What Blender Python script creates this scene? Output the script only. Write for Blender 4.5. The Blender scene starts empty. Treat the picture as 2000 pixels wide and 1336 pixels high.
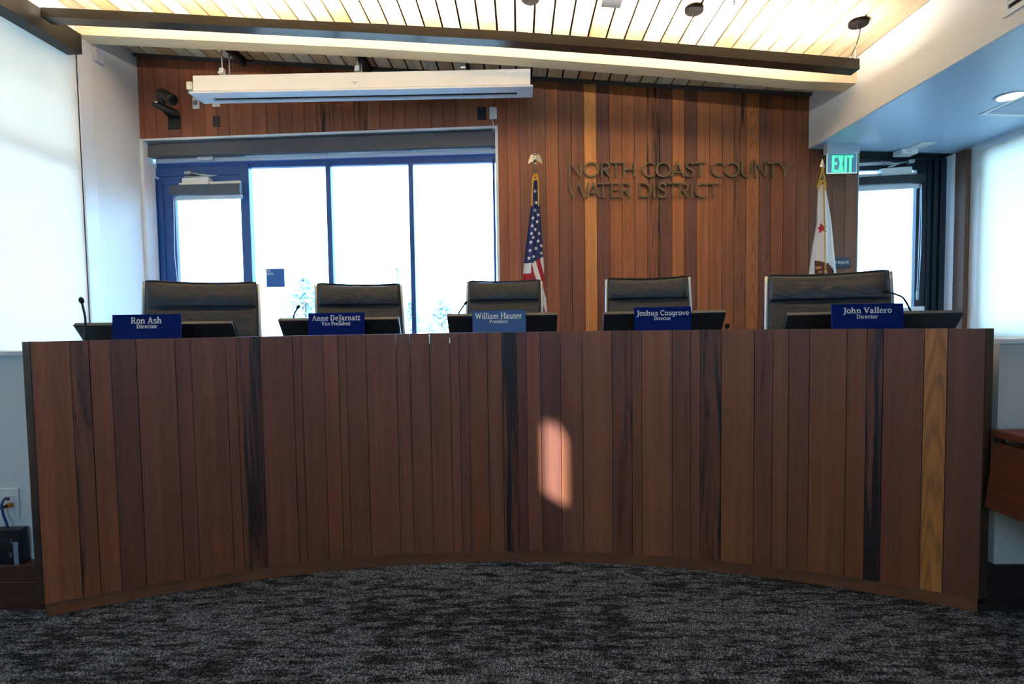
import bpy, bmesh, math, random
from mathutils import Vector, Matrix
random.seed(7)
SC = bpy.context.scene
COL = SC.collection
PI = math.pi

# ------------------------------------------------------------------ camera
FPX = 1000.0                       # focal length in pixels of a 2000 x 1336 frame (18 mm on a 36 mm sensor)
HC = 1.056
YAX = Vector((0.014, 0.0452, -1.0)).normalized()
HOR = Vector((1, 0.0145, 0))
ZAX = HOR.cross(YAX).normalized()
if ZAX.y < 0: ZAX = -ZAX
XAX = YAX.cross(ZAX)
ROT = Matrix((XAX, YAX, ZAX))
EYE = Vector((0, 0, HC))
cam_data = bpy.data.cameras.new('camera')
cam_data.sensor_width = 36.0
cam_data.lens = 18.0
cam_data.clip_start = 0.02
cam_data.clip_end = 300
cam = bpy.data.objects.new('camera', cam_data)
cam.matrix_world = Matrix.Translation(EYE) @ ROT.to_4x4()
COL.objects.link(cam)
SC.camera = cam

def ray(px, py):
    return ROT @ Vector(((px - 1000) / FPX, -(py - 668) / FPX, -1.0))
def on(px, py, ax, val):
    d = ray(px, py)
    return EYE + d * ((val - EYE[ax]) / d[ax])
def at(px, py, Y): return on(px, py, 1, Y)
def rect(x0, y0, x1, y1, Y):
    """world x0,x1,z0,z1 of an upright rectangle seen between these points of the photo at distance Y"""
    xm, ym = (x0 + x1) / 2, (y0 + y1) / 2
    return at(x0, ym, Y).x, at(x1, ym, Y).x, at(xm, y1, Y).z, at(xm, y0, Y).z

# ------------------------------------------------------------------ materials
def lin(c):
    if isinstance(c, str):
        c = tuple(int(c[i:i + 2], 16) / 255 for i in (0, 2, 4))
    return tuple((v / 12.92 if v <= 0.04045 else ((v + 0.055) / 1.055) ** 2.4) for v in c)
class NT:
    def __init__(s, m):
        m.use_nodes = True
        s.t = m.node_tree; s.t.nodes.clear()
    def n(s, typ, **kw):
        nd = s.t.nodes.new(typ)
        for k, v in kw.items():
            if k.startswith('i_'):
                nd.inputs[k[2:].replace('_', ' ')].default_value = v
            else: setattr(nd, k, v)
        return nd
    def l(s, a, b): s.t.links.new(a, b)
    def math(s, op, a, b=None, c=None, clamp=False):
        nd = s.n('ShaderNodeMath', operation=op); nd.use_clamp = clamp
        for i, v in enumerate((a, b, c)):
            if v is None: continue
            if isinstance(v, (int, float)): nd.inputs[i].default_value = v
            else: s.l(v, nd.inputs[i])
        return nd.outputs[0]
    def mix(s, f, a, b, blend='MIX'):
        nd = s.n('ShaderNodeMix', data_type='RGBA', blend_type=blend)
        for i, v in ((0, f), (6, a), (7, b)):
            if isinstance(v, (int, float)): nd.inputs[i].default_value = v
            elif isinstance(v, tuple): nd.inputs[i].default_value = (*v[:3], 1)
            else: s.l(v, nd.inputs[i])
        return nd.outputs[2]
    def ramp(s, f, stops):
        nd = s.n('ShaderNodeValToRGB'); e = nd.color_ramp.elements
        while len(e) < len(stops): e.new(0.5)
        for k, (p, c) in zip(e, stops):
            k.position = p; k.color = (*c[:3], 1) if isinstance(c, tuple) else (c, c, c, 1)
        s.l(f, nd.inputs[0]); return nd.outputs[0]
    def noise(s, vec, scale, detail=2, dist=0.0, rough=0.5):
        nd = s.n('ShaderNodeTexNoise'); nd.inputs['Scale'].default_value = scale
        nd.inputs['Detail'].default_value = detail; nd.inputs['Distortion'].default_value = dist
        nd.inputs['Roughness'].default_value = rough
        if vec is not None: s.l(vec, nd.inputs['Vector'])
        return nd.outputs[0]
    def scaled(s, vec, sx, sy, sz):
        nd = s.n('ShaderNodeVectorMath', operation='MULTIPLY'); s.l(vec, nd.inputs[0]); nd.inputs[1].default_value = (sx, sy, sz)
        return nd.outputs[0]
    def comb(s, x, y, z):
        nd = s.n('ShaderNodeCombineXYZ')
        for i, v in enumerate((x, y, z)):
            if isinstance(v, (int, float)): nd.inputs[i].default_value = v
            else: s.l(v, nd.inputs[i])
        return nd.outputs[0]
    def obj(s): return s.n('ShaderNodeTexCoord').outputs['Object']
    def bump(s, h, strength=0.3, dist=0.002):
        nd = s.n('ShaderNodeBump'); nd.inputs['Strength'].default_value = strength; nd.inputs['Distance'].default_value = dist
        s.l(h, nd.inputs['Height']); return nd.outputs[0]
    def out(s, sh):
        o = s.n('ShaderNodeOutputMaterial'); s.l(sh, o.inputs[0])
    def principled(s, col, rough=0.5, metal=0.0, normal=None, spec=0.5, coat=0.0):
        p = s.n('ShaderNodeBsdfPrincipled')
        if isinstance(col, tuple): p.inputs['Base Color'].default_value = (*col[:3], 1)
        else: s.l(col, p.inputs['Base Color'])
        if isinstance(rough, (int, float)): p.inputs['Roughness'].default_value = rough
        else: s.l(rough, p.inputs['Roughness'])
        p.inputs['Metallic'].default_value = metal
        p.inputs['Specular IOR Level'].default_value = spec
        p.inputs['Coat Weight'].default_value = coat
        if normal is not None: s.l(normal, p.inputs['Normal'])
        return p.outputs[0]

def M(name, col, rough=0.5, metal=0.0, var=0.06, scale=6.0, bump=0.0, bscale=120.0, spec=0.5, coat=0.0):
    m = bpy.data.materials.new(name); t = NT(m); c = lin(col)
    o = t.obj(); n = t.noise(o, scale, 3)
    lo = tuple(v * (1 - var) for v in c); hi = tuple(min(1, v * (1 + var)) for v in c)
    nm = t.bump(t.noise(o, bscale, 2), bump, 0.002) if bump else None
    t.out(t.principled(t.mix(n, lo, hi), rough, metal, nm, spec, coat))
    return m
def emit(name, col, strength):
    m = bpy.data.materials.new(name); t = NT(m)
    e = t.n('ShaderNodeEmission'); e.inputs[0].default_value = (*col, 1); e.inputs[1].default_value = strength
    t.out(e.outputs[0]); return m
def wood_boards(name, gain=1.0, rough=0.48, spec=0.4, coat=0.0):
    """boards: colour, streaks and cathedral grain read from attributes of each board"""
    m = bpy.data.materials.new(name); t = NT(m)
    ac = t.n('ShaderNodeAttribute', attribute_name='bcol').outputs['Color']
    uv = t.n('ShaderNodeAttribute', attribute_name='wuv').outputs['Vector']
    pr = t.n('ShaderNodeAttribute', attribute_name='wpar').outputs['Vector']
    su = t.n('ShaderNodeSeparateXYZ'); t.l(uv, su.inputs[0]); u, v, s = su.outputs
    sp = t.n('ShaderNodeSeparateXYZ'); t.l(pr, sp.inputs[0]); streak, cath, _ = sp.outputs
    us = t.math('MULTIPLY_ADD', s, 7.31, u); vs = t.math('MULTIPLY_ADD', s, 3.17, v)
    warp = t.noise(t.comb(t.math('MULTIPLY', us, 6), t.math('MULTIPLY', vs, 1.6), s), 1.0, 2)
    uw = t.math('MULTIPLY_ADD', t.math('SUBTRACT', warp, 0.5), 0.035, us)
    fine = t.noise(t.comb(t.math('MULTIPLY', uw, 170), t.math('MULTIPLY', vs, 2.2), s), 1.0, 3)
    mid = t.noise(t.comb(t.math('MULTIPLY', uw, 28), t.math('MULTIPLY', vs, 0.7), s), 1.0, 3)
    big = t.noise(t.comb(t.math('MULTIPLY', us, 9), t.math('MULTIPLY', vs, 1.9), s), 1.0, 2)
    # black mineral streaks, drawn out along the board
    sn = t.noise(t.comb(t.math('MULTIPLY', uw, 21), t.math('MULTIPLY', vs, 1.25), t.math('MULTIPLY', s, 1.7)), 1.0, 5, 0.7, 0.62)
    thr = t.math('MULTIPLY_ADD', streak, -0.46, 0.845)
    sf = t.math('MULTIPLY', t.math('SUBTRACT', sn, thr), 7.0, clamp=True)
    # cathedral arches
    w = t.math('MULTIPLY_ADD', t.math('MULTIPLY', u, u), 230.0, t.math('MULTIPLY', v, 1.2))
    w = t.math('ADD', w, t.math('MULTIPLY', t.math('ADD', big, mid), 0.55))
    ln = t.math('POWER', t.math('MULTIPLY_ADD', t.math('SINE', t.math('MULTIPLY', w, 30.0)), 0.5, 0.5), 2.0)
    cf = t.math('MULTIPLY', t.math('MULTIPLY', ln, cath), 0.34)
    f = t.math('MULTIPLY', t.math('MULTIPLY_ADD', fine, 0.55, 0.72), t.math('MULTIPLY_ADD', mid, 0.75, 0.62))
    f = t.math('MULTIPLY', f, t.math('MULTIPLY_ADD', big, 0.4, 0.8))
    f = t.math('MULTIPLY', f, gain)
    f = t.math('MULTIPLY', f, t.math('SUBTRACT', 1.0, cf))
    vm = t.n('ShaderNodeVectorMath', operation='SCALE'); t.l(ac, vm.inputs[0]); t.l(f, vm.inputs[3])
    col = t.mix(t.math('MULTIPLY', sf, 0.93), vm.outputs[0], lin('15110f'))
    nm = t.bump(fine, 0.12, 0.001)
    t.out(t.principled(col, rough, 0, nm, spec, coat))
    return m

WOOD = wood_boards('redwood boards')
CEDAR = wood_boards('pale cedar boards', 1.0, 0.6, 0.25)
def wood_plain(name, col, ax='X', gain=1.0, rough=0.5, contrast=0.5):
    m = bpy.data.materials.new(name); t = NT(m); o = t.obj(); c = lin(col)
    k = {'X': (2.0, 60, 60), 'Y': (60, 2.0, 60), 'Z': (60, 60, 2.0)}[ax]
    a = t.noise(t.scaled(o, *k), 1.0, 4, 0.4); k2 = tuple(q * 0.22 for q in k)
    b = t.noise(t.scaled(o, *k2), 1.0, 3, 0.8)
    f = t.math('MULTIPLY', t.math('MULTIPLY_ADD', a, contrast, 1 - contrast / 2), t.math('MULTIPLY_ADD', b, contrast * 1.2, 1 - contrast * 0.6))
    vm = t.n('ShaderNodeVectorMath', operation='SCALE'); vm.inputs[0].default_value = c; t.l(f, vm.inputs[3])
    t.out(t.principled(vm.outputs[0], rough, 0, t.bump(a, 0.1, 0.001), 0.4)); return m
PLINTH = wood_plain('plinth redwood', '84502f', 'X')
RISERW = wood_plain('riser redwood', '4a2c20', 'X')
CRED = wood_plain('cabinet redwood', '5c2f22', 'Y', contrast=0.7)
GLULAM = wood_plain('pale timber', 'e3cda6', 'X', contrast=0.22, rough=0.65)
POSTW = wood_plain('post wood', '6b4a38', 'Z', contrast=0.7)

WALLW = M('white wall paint', 'e9e9e4', 0.6, var=0.015, bump=0.05, bscale=300)
SOFF_DAYTINT = M('satin ceiling paint tinted daylight blue', 'b9d2ea', 0.34, var=0.015)  # white ceiling; the blue daylight cast is mixed into its colour
TRIMW = M('white trim paint', 'eef0f0', 0.45, var=0.01)
FRAME_FLARE = M('dark frame tinted flare blue', '244f8f', 0.42, 0.0, var=0.08)  # dark frames; the blue of lens flare is put into their colour
FRAMED = M('dark navy door frame', '15202c', 0.4, 0.0, var=0.08)
DARKM = M('dark bronze metal', '15110f', 0.6, 0.0, var=0.05, spec=0.05)
PENDM = M('bronze pendant metal', '51473b', 0.24, 0.45, var=0.05)
CASSG = M('grey shade cassette', '55565c', 0.45, 0.2, var=0.05)
CASSD = M('dark shade cassette', '2a2b30', 0.45, 0.2, var=0.05)
ALU = M('brushed aluminium', 'c2c6cb', 0.28, 0.9, var=0.05)
STEEL = M('zinc steel', 'b5bac0', 0.35, 0.7, var=0.06)
BLACKP = M('black plastic', '15171b', 0.38, var=0.1)
BLACKF = M('black backing', '060606', 0.8, var=0.1)
WHITEP = M('white plastic', 'ecebe6', 0.4, var=0.01)
SCREENW = M('white screen housing', 'f2f1ee', 0.35, var=0.01)
LETTERM = M('bronze letter metal', '74623f', 0.5, 0.0, var=0.08)
NAVY = M('navy gloss acrylic', '12256e', 0.12, var=0.04, spec=0.08)
NAVYS = M('blue sign acrylic', '1f5fae', 0.3, var=0.05)
NAVYD = M('dark navy sign', '14203f', 0.35, var=0.05)
TEXTW = M('white lettering', 'f4f4f4', 0.5, var=0.0)
MONB = M('monitor back', '24282b', 0.42, var=0.08)
GOLD = M('gold cord', 'd9a52c', 0.45, var=0.15, scale=120)
SILVER = M('silver finial', 'cfc9bb', 0.22, 0.9, var=0.08)
FLAGR = M('flag red', 'a8162f', 0.7, var=0.06)
FLAGW = M('flag white', 'eceae8', 0.7, var=0.03)
FLAGB = M('flag blue', '1c2a63', 0.7, var=0.08)
BEARB = M('bear brown', '57291c', 0.75, var=0.2, scale=40)
BEART = M('bear tan', 'c08a60', 0.75, var=0.1)
GREYMARK = M('grey print', '9aa0a2', 0.6)
CABLEB = M('blue cable', '1d4f86', 0.5)
CABLER = M('dark red cable', '4a1414', 0.5)
ORANGE = M('orange plug', 'c77e3a', 0.5)
DECKM = M('grey deck', '7c7a76', 0.7, var=0.08)
BARK = M('bark', '6a5c50', 0.9, var=0.2)
LEAF = M('pale cypress leaves', 'b9c6c6', 0.8, var=0.3, scale=3)
WARM = (1.0, 0.95, 0.88)
LEDUP = emit('warm led strip', WARM, 29.0)
LEDDOWN = emit('downlight led', (1.0, 0.93, 0.82), 6.0)
EXITG = emit('exit green led', (0.10, 1.0, 0.50), 0.42)
EXITW = emit('exit pale led', (0.45, 1.0, 0.80), 0.5)

def leather():
    m = bpy.data.materials.new('charcoal leather'); t = NT(m); o = t.obj()
    n = t.noise(o, 9, 3); wr = t.noise(t.scaled(o, 7, 7, 16), 1.0, 3, 1.2); fine = t.noise(o, 420, 2)
    h = t.math('ADD', t.math('MULTIPLY', wr, 1.0), t.math('MULTIPLY', fine, 0.06))
    t.out(t.principled(t.mix(n, lin('1c2129'), lin('282d34')), 0.42, 0, t.bump(h, 0.55, 0.012), 0.5)); return m
LEATHER = leather()
def carpet():
    m = bpy.data.materials.new('heathered charcoal carpet'); t = NT(m); o = t.obj()
    a = t.noise(t.scaled(o, 8, 36, 1), 1.0, 6, 0.3, 0.72)
    b = t.noise(t.scaled(o, 1.1, 3.2, 1), 1.0, 3)
    blotch = t.math('MULTIPLY', t.math('SUBTRACT', t.math('MULTIPLY_ADD', b, 0.30, a), 0.585), 8.0, clamp=True)
    base = t.mix(blotch, lin('12151d'), lin('4c5668'))
    sp = t.n('ShaderNodeTexWhiteNoise', noise_dimensions='2D')
    fl = t.n('ShaderNodeVectorMath', operation='FLOOR'); t.l(t.scaled(o, 330, 240, 1), fl.inputs[0]); t.l(fl.outputs[0], sp.inputs[0])
    spk = t.math('POWER', sp.outputs[0], 3.5)
    tint = t.noise(t.scaled(o, 90, 90, 1), 1.0, 1)
    spc = t.mix(tint, lin('b4bac4'), lin('a2aec6'))
    col = t.mix(t.math('MULTIPLY', spk, t.math('MULTIPLY_ADD', blotch, 0.75, 0.2)), base, spc)
    dk = t.math('POWER', t.math('SUBTRACT', 1.0, sp.outputs[0]), 2.0)
    col = t.mix(t.math('MULTIPLY', dk, 0.75), col, lin('0f1014'))
    # carpet tile seam lines
    sx = t.n('ShaderNodeSeparateXYZ'); t.l(o, sx.inputs[0])
    ln = t.math('LESS_THAN', t.math('ABSOLUTE', t.math('SUBTRACT', t.math('PINGPONG', t.math('ADD', sx.outputs[0], 0.055), 0.46), 0.0)), 0.0015)
    col = t.mix(t.math('MULTIPLY', ln, 0.6), col, lin('0a0a0c'))
    t.out(t.principled(col, 0.95, 0, t.bump(sp.outputs[0], 0.8, 0.004), 0.1)); return m
CARPET = carpet()
def shade_cloth(name, trans=0.28, col='f7efe2'):
    m = bpy.data.materials.new(name); t = NT(m); c = lin(col)
    o = t.obj(); n = t.noise(t.scaled(o, 400, 400, 400), 1.0, 1)
    cc = t.mix(n, tuple(v * 0.97 for v in c), c)
    d = t.n('ShaderNodeBsdfDiffuse'); t.l(cc, d.inputs[0]); r = t.n('ShaderNodeBsdfTranslucent'); t.l(cc, r.inputs[0])
    mx = t.n('ShaderNodeMixShader'); mx.inputs[0].default_value = trans
    t.l(d.outputs[0], mx.inputs[1]); t.l(r.outputs[0], mx.inputs[2]); t.out(mx.outputs[0]); return m
CLOTH = shade_cloth('translucent roller cloth')
CLOTH2 = shade_cloth('sheer roller cloth', 0.5)
def glass():
    m = bpy.data.materials.new('window glass'); t = NT(m)
    a = t.n('ShaderNodeBsdfTransparent'); a.inputs[0].default_value = (0.94, 0.97, 0.98, 1)
    g = t.n('ShaderNodeBsdfGlossy'); g.inputs['Roughness'].default_value = 0.02
    fr = t.n('ShaderNodeFresnel'); fr.inputs[0].default_value = 1.35
    n = t.noise(t.obj(), 2.0, 1)
    mx = t.n('ShaderNodeMixShader'); t.l(t.math('MULTIPLY', fr.outputs[0], t.math('MULTIPLY_ADD', n, 0.1, 0.75)), mx.inputs[0])
    t.l(a.outputs[0], mx.inputs[1]); t.l(g.outputs[0], mx.inputs[2]); t.out(mx.outputs[0]); return m
GLASS = glass()

# ------------------------------------------------------------------ mesh helpers
class MB:
    def __init__(s): s.v = []; s.f = []; s.mi = []; s.sm = []; s.attr = []
    def add(s, vs, fs, mi=0, smooth=False, attr=None):
        b = len(s.v)
        s.v += [tuple(p) for p in vs]
        s.f += [tuple(i + b for i in f) for f in fs]
        s.mi += [mi] * len(fs); s.sm += [smooth] * len(fs)
        s.attr += attr if attr else [None] * len(vs)
        return s
    def hexa(s, p, mi=0, attr=None):
        """p: four front corners counter-clockwise, then the four behind them"""
        return s.add(p, [(0, 1, 2, 3), (7, 6, 5, 4), (0, 4, 5, 1), (1, 5, 6, 2), (2, 6, 7, 3), (3, 7, 4, 0)], mi, False, attr)
    def box(s, x0, x1, y0, y1, z0, z1, mi=0, attr=None):
        return s.hexa([(x0, y0, z0), (x1, y0, z0), (x1, y0, z1), (x0, y0, z1), (x0, y1, z0), (x1, y1, z0), (x1, y1, z1), (x0, y1, z1)], mi, attr)
    def prism(s, poly, ext, mi=0):
        n = len(poly); e = Vector(ext)
        vs = [Vector(p) for p in poly] + [Vector(p) + e for p in poly]
        fs = [tuple(range(n)), tuple(range(2 * n - 1, n - 1, -1))] + [(i, i + n, (i + 1) % n + n, (i + 1) % n) for i in range(n)]
        return s.add(vs, fs, mi)
    def tube(s, pts, r, n=8, mi=0, smooth=True, closed=False):
        P = [Vector(p) for p in pts]; k = len(P); R = r if isinstance(r, (list, tuple)) else [r] * k
        vs = []; up = None
        for i, p in enumerate(P):
            if closed: t = (P[(i + 1) % k] - P[i - 1]).normalized()
            else: t = (P[min(i + 1, k - 1)] - P[max(i - 1, 0)]).normalized()
            if up is None:
                up = Vector((0, 0, 1)) if abs(t.z) < 0.9 else Vector((1, 0, 0))
            a = t.cross(up)
            if a.length < 1e-6: a = t.orthogonal()
            a.normalize(); b = a.cross(t).normalized(); up = b
            for j in range(n):
                q = 2 * PI * j / n
                vs.append(p + (a * math.cos(q) + b * math.sin(q)) * R[i])
        fs = []
        rng = k if closed else k - 1
        for i in range(rng):
            i2 = (i + 1) % k
            for j in range(n): fs.append((i * n + j, i * n + (j + 1) % n, i2 * n + (j + 1) % n, i2 * n + j))
        if not closed: fs += [tuple(range(n - 1, -1, -1)), tuple((k - 1) * n + j for j in range(n))]
        return s.add(vs, fs, mi, smooth)
    def lathe(s, prof, c=(0, 0, 0), n=24, mi=0, smooth=True, axis='Z'):
        vs = []; c = Vector(c)
        for r, z in prof:
            for j in range(n):
                a = 2 * PI * j / n; p = Vector((r * math.cos(a), r * math.sin(a), z))
                if axis == 'Y': p = Vector((p.x, p.z, p.y))
                if axis == 'X': p = Vector((p.z, p.x, p.y))
                vs.append(c + p)
        k = len(prof); fs = []
        for i in range(k - 1):
            for j in range(n): fs.append((i * n + j, i * n + (j + 1) % n, (i + 1) * n + (j + 1) % n, (i + 1) * n + j))
        fs += [tuple(range(n - 1, -1, -1)), tuple((k - 1) * n + j for j in range(n))]
        return s.add(vs, fs, mi, smooth)
    def ball(s, c, r, n=12, mi=0, sc=(1, 1, 1), rot=None):
        vs = []; fs = []; m = n // 2
        for i in range(m + 1):
            th = PI * i / m
            for j in range(n):
                ph = 2 * PI * j / n
                q = Vector((r * sc[0] * math.sin(th) * math.cos(ph), r * sc[1] * math.sin(th) * math.sin(ph), r * sc[2] * math.cos(th)))
                if rot is not None: q = rot @ q
                vs.append(Vector(c) + q)
        for i in range(m):
            for j in range(n): fs.append((i * n + j, (i + 1) * n + j, (i + 1) * n + (j + 1) % n, i * n + (j + 1) % n))
        return s.add(vs, fs, mi, True)
    def xform(s, mat):
        s.v = [tuple(mat @ Vector(p)) for p in s.v]; return s
    def build(s, name, mats, parent=None, bevel=0.0, seg=2, fix=True, weld=False):
        me = bpy.data.meshes.new(name); me.from_pydata(s.v, [], s.f)
        if not isinstance(mats, (list, tuple)): mats = [mats]
        for m in mats: me.materials.append(m)
        me.polygons.foreach_set('material_index', s.mi); me.polygons.foreach_set('use_smooth', s.sm)
        if any(a is not None for a in s.attr):
            dc = (0.1, 0.05, 0.03); c = me.attributes.new('bcol', 'FLOAT_COLOR', 'POINT')
            w = me.attributes.new('wuv', 'FLOAT_VECTOR', 'POINT'); q = me.attributes.new('wpar', 'FLOAT_VECTOR', 'POINT')
            for i, a in enumerate(s.attr):
                if a is None: a = (dc, (0, 0, 0), (0, 0, 0))
                c.data[i].color = (*a[0], 1); w.data[i].vector = a[1]; q.data[i].vector = a[2]
        if fix or weld:
            bm = bmesh.new(); bm.from_mesh(me)
            if weld: bmesh.ops.remove_doubles(bm, verts=bm.verts, dist=1e-5)
            bmesh.ops.recalc_face_normals(bm, faces=bm.faces); bm.to_mesh(me); bm.free()
        me.update()
        o = bpy.data.objects.new(name, me); COL.objects.link(o)
        if bevel:
            b = o.modifiers.new('bevel', 'BEVEL'); b.width = bevel; b.segments = seg; b.limit_method = 'ANGLE'; b.harden_normals = False
        if parent is not None:
            o.parent = parent
            o.matrix_parent_inverse = Matrix.Translation(-BASE.get(parent.name, Vector((0, 0, 0))))
        return o
BASE = {}
def tag(o, label, cat, group=None, kind=None):
    o['label'] = label; o['category'] = cat
    if group: o['group'] = group
    if kind: o['kind'] = kind
    return o
def thing(name, label, cat, base, group=None):
    e = bpy.data.objects.new(name, None); e.empty_display_size = 0.05; COL.objects.link(e)
    e.location = base; BASE[e.name] = Vector(base)
    return tag(e, label, cat, group)
def struct(mb, name, mats, label, cat, bevel=0.0, parent=None):
    o = mb.build(name, mats, parent, bevel)
    if parent is None: tag(o, label, cat, kind='structure')
    return o
def pxquad(mb, q, Y, depth, mi=0):
    """four photo points (clockwise from top left) on the plane at Y, given a depth in metres"""
    tl, tr, br, bl = [at(x, y, Y) for x, y in q]; d = Vector((0, depth, 0))
    return mb.hexa([bl, br, tr, tl, bl + d, br + d, tr + d, tl + d], mi)

# ------------------------------------------------------------------ stroke lettering
def arc(cx, cy, rx, ry, a0, a1, n=14):
    return [(cx + rx * math.cos(math.radians(a0 + (a1 - a0) * i / n)), cy + ry * math.sin(math.radians(a0 + (a1 - a0) * i / n))) for i in range(n + 1)]
def stroke(mb, pts, w, to3, ext, mi=0, closed=False):
    k = len(pts); L = []; R = []
    for i in range(k):
        p = Vector(pts[i])
        a = Vector(pts[i - 1]) if (i > 0 or closed) else None
        b = Vector(pts[(i + 1) % k]) if (i < k - 1 or closed) else None
        d1 = (p - a).normalized() if a is not None and (p - a).length > 1e-9 else None
        d2 = (b - p).normalized() if b is not None and (b - p).length > 1e-9 else None
        if d1 is None: d1 = d2
        if d2 is None: d2 = d1
        n1 = Vector((-d1.y, d1.x)); n2 = Vector((-d2.y, d2.x)); m = n1 + n2
        m = n1 if m.length < 1e-6 else m.normalized()
        c = max(m.dot(n1), 0.42)
        L.append(p + m * (w / 2 / c)); R.append(p - m * (w / 2 / c))
    e = Vector(ext); rng = k if closed else k - 1
    for i in range(rng):
        j = (i + 1) % k
        q = [to3(*R[i]), to3(*R[j]), to3(*L[j]), to3(*L[i])]
        mb.hexa([*q, *[p + e for p in q]], mi)
SPL_S = [(.56, .80), (.48, .92), (.34, .965), (.19, .93), (.12, .80), (.15, .67), (.28, .57), (.42, .49), (.55, .38), (.57, .22), (.48, .08), (.32, .035), (.16, .07), (.06, .19)]
SANS = {   # capital letters inside a box of the given width, height 1
    'N': (.72, [[(.05, 0), (.05, .97), (.67, .03), (.67, 1)]]),
    'O': (1.0, ['c', arc(.5, .5, .45, .45, 0, 360, 36)[:-1]]),
    'R': (.60, [[(.05, 0), (.05, 1)], [(.05, .95), (.26, .95)] + arc(.28, .72, .23, .23, 88, -88, 12) + [(.05, .49)], [(.24, .47), (.55, 0)]]),
    'T': (.62, [[(0, .95), (.62, .95)], [(.31, .95), (.31, 0)]]),
    'H': (.70, [[(.05, 0), (.05, 1)], [(.65, 0), (.65, 1)], [(.05, .52), (.65, .52)]]),
    'C': (.82, [arc(.5, .5, .45, .45, 48, 312, 28)]),
    'A': (.80, [[(.03, 0), (.40, .97), (.77, 0)], [(.17, .33), (.63, .33)]]),
    'S': (.62, [SPL_S]),
    'U': (.70, [[(.06, 1), (.06, .34)] + arc(.35, .34, .29, .29, 180, 360, 16) + [(.64, 1)]]),
    'Y': (.68, [[(.03, 1), (.34, .46)], [(.65, 1), (.34, .46), (.34, 0)]]),
    'W': (1.15, [[(.03, 1), (.30, .03), (.575, .97), (.85, .03), (1.12, 1)]]),
    'E': (.50, [[(.05, 0), (.05, 1)], [(.05, .95), (.5, .95)], [(.05, .52), (.46, .52)], [(.05, .05), (.5, .05)]]),
    'D': (.76, [[(.05, 0), (.05, 1)], [(.05, .95), (.28, .95)] + arc(.27, .5, .44, .45, 90, -90, 18) + [(.05, .05)]]),
    'I': (.12, [[(.06, 0), (.06, 1)]]),
    'K': (.62, [[(.05, 0), (.05, 1)], [(.58, 1), (.08, .48)], [(.22, .58), (.60, 0)]]),
    'X': (.66, [[(.03, 0), (.63, 1)], [(.03, 1), (.63, 0)]]),
    '2': (.58, [arc(.28, .70, .23, .25, 165, -30, 12) + [(.05, .05), (.56, .05)]]),
    '0': (.62, ['c', arc(.31, .5, .25, .45, 0, 360, 24)[:-1]]),
    '1': (.30, [[(.02, .80), (.20, .96), (.20, 0)]]),
}
def sans(mb, ch, to3, ext, w=.1, mi=0, sx=1.0):
    adv, parts = SANS[ch]; closed = False
    for p in parts:
        if p == 'c': closed = True; continue
        stroke(mb, [(x * sx, y) for x, y in p], w, to3, ext, mi, closed)
T_, t_ = .19, .105
def _st(x, y0, y1, w=T_): return ([(x, y0), (x, y1)], w)
def _sf(x0, x1, y): return ([(x0, y), (x1, y)], .085)
BOWL_O = arc(.33, .35, .235, .30, 0, 360, 22)
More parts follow.
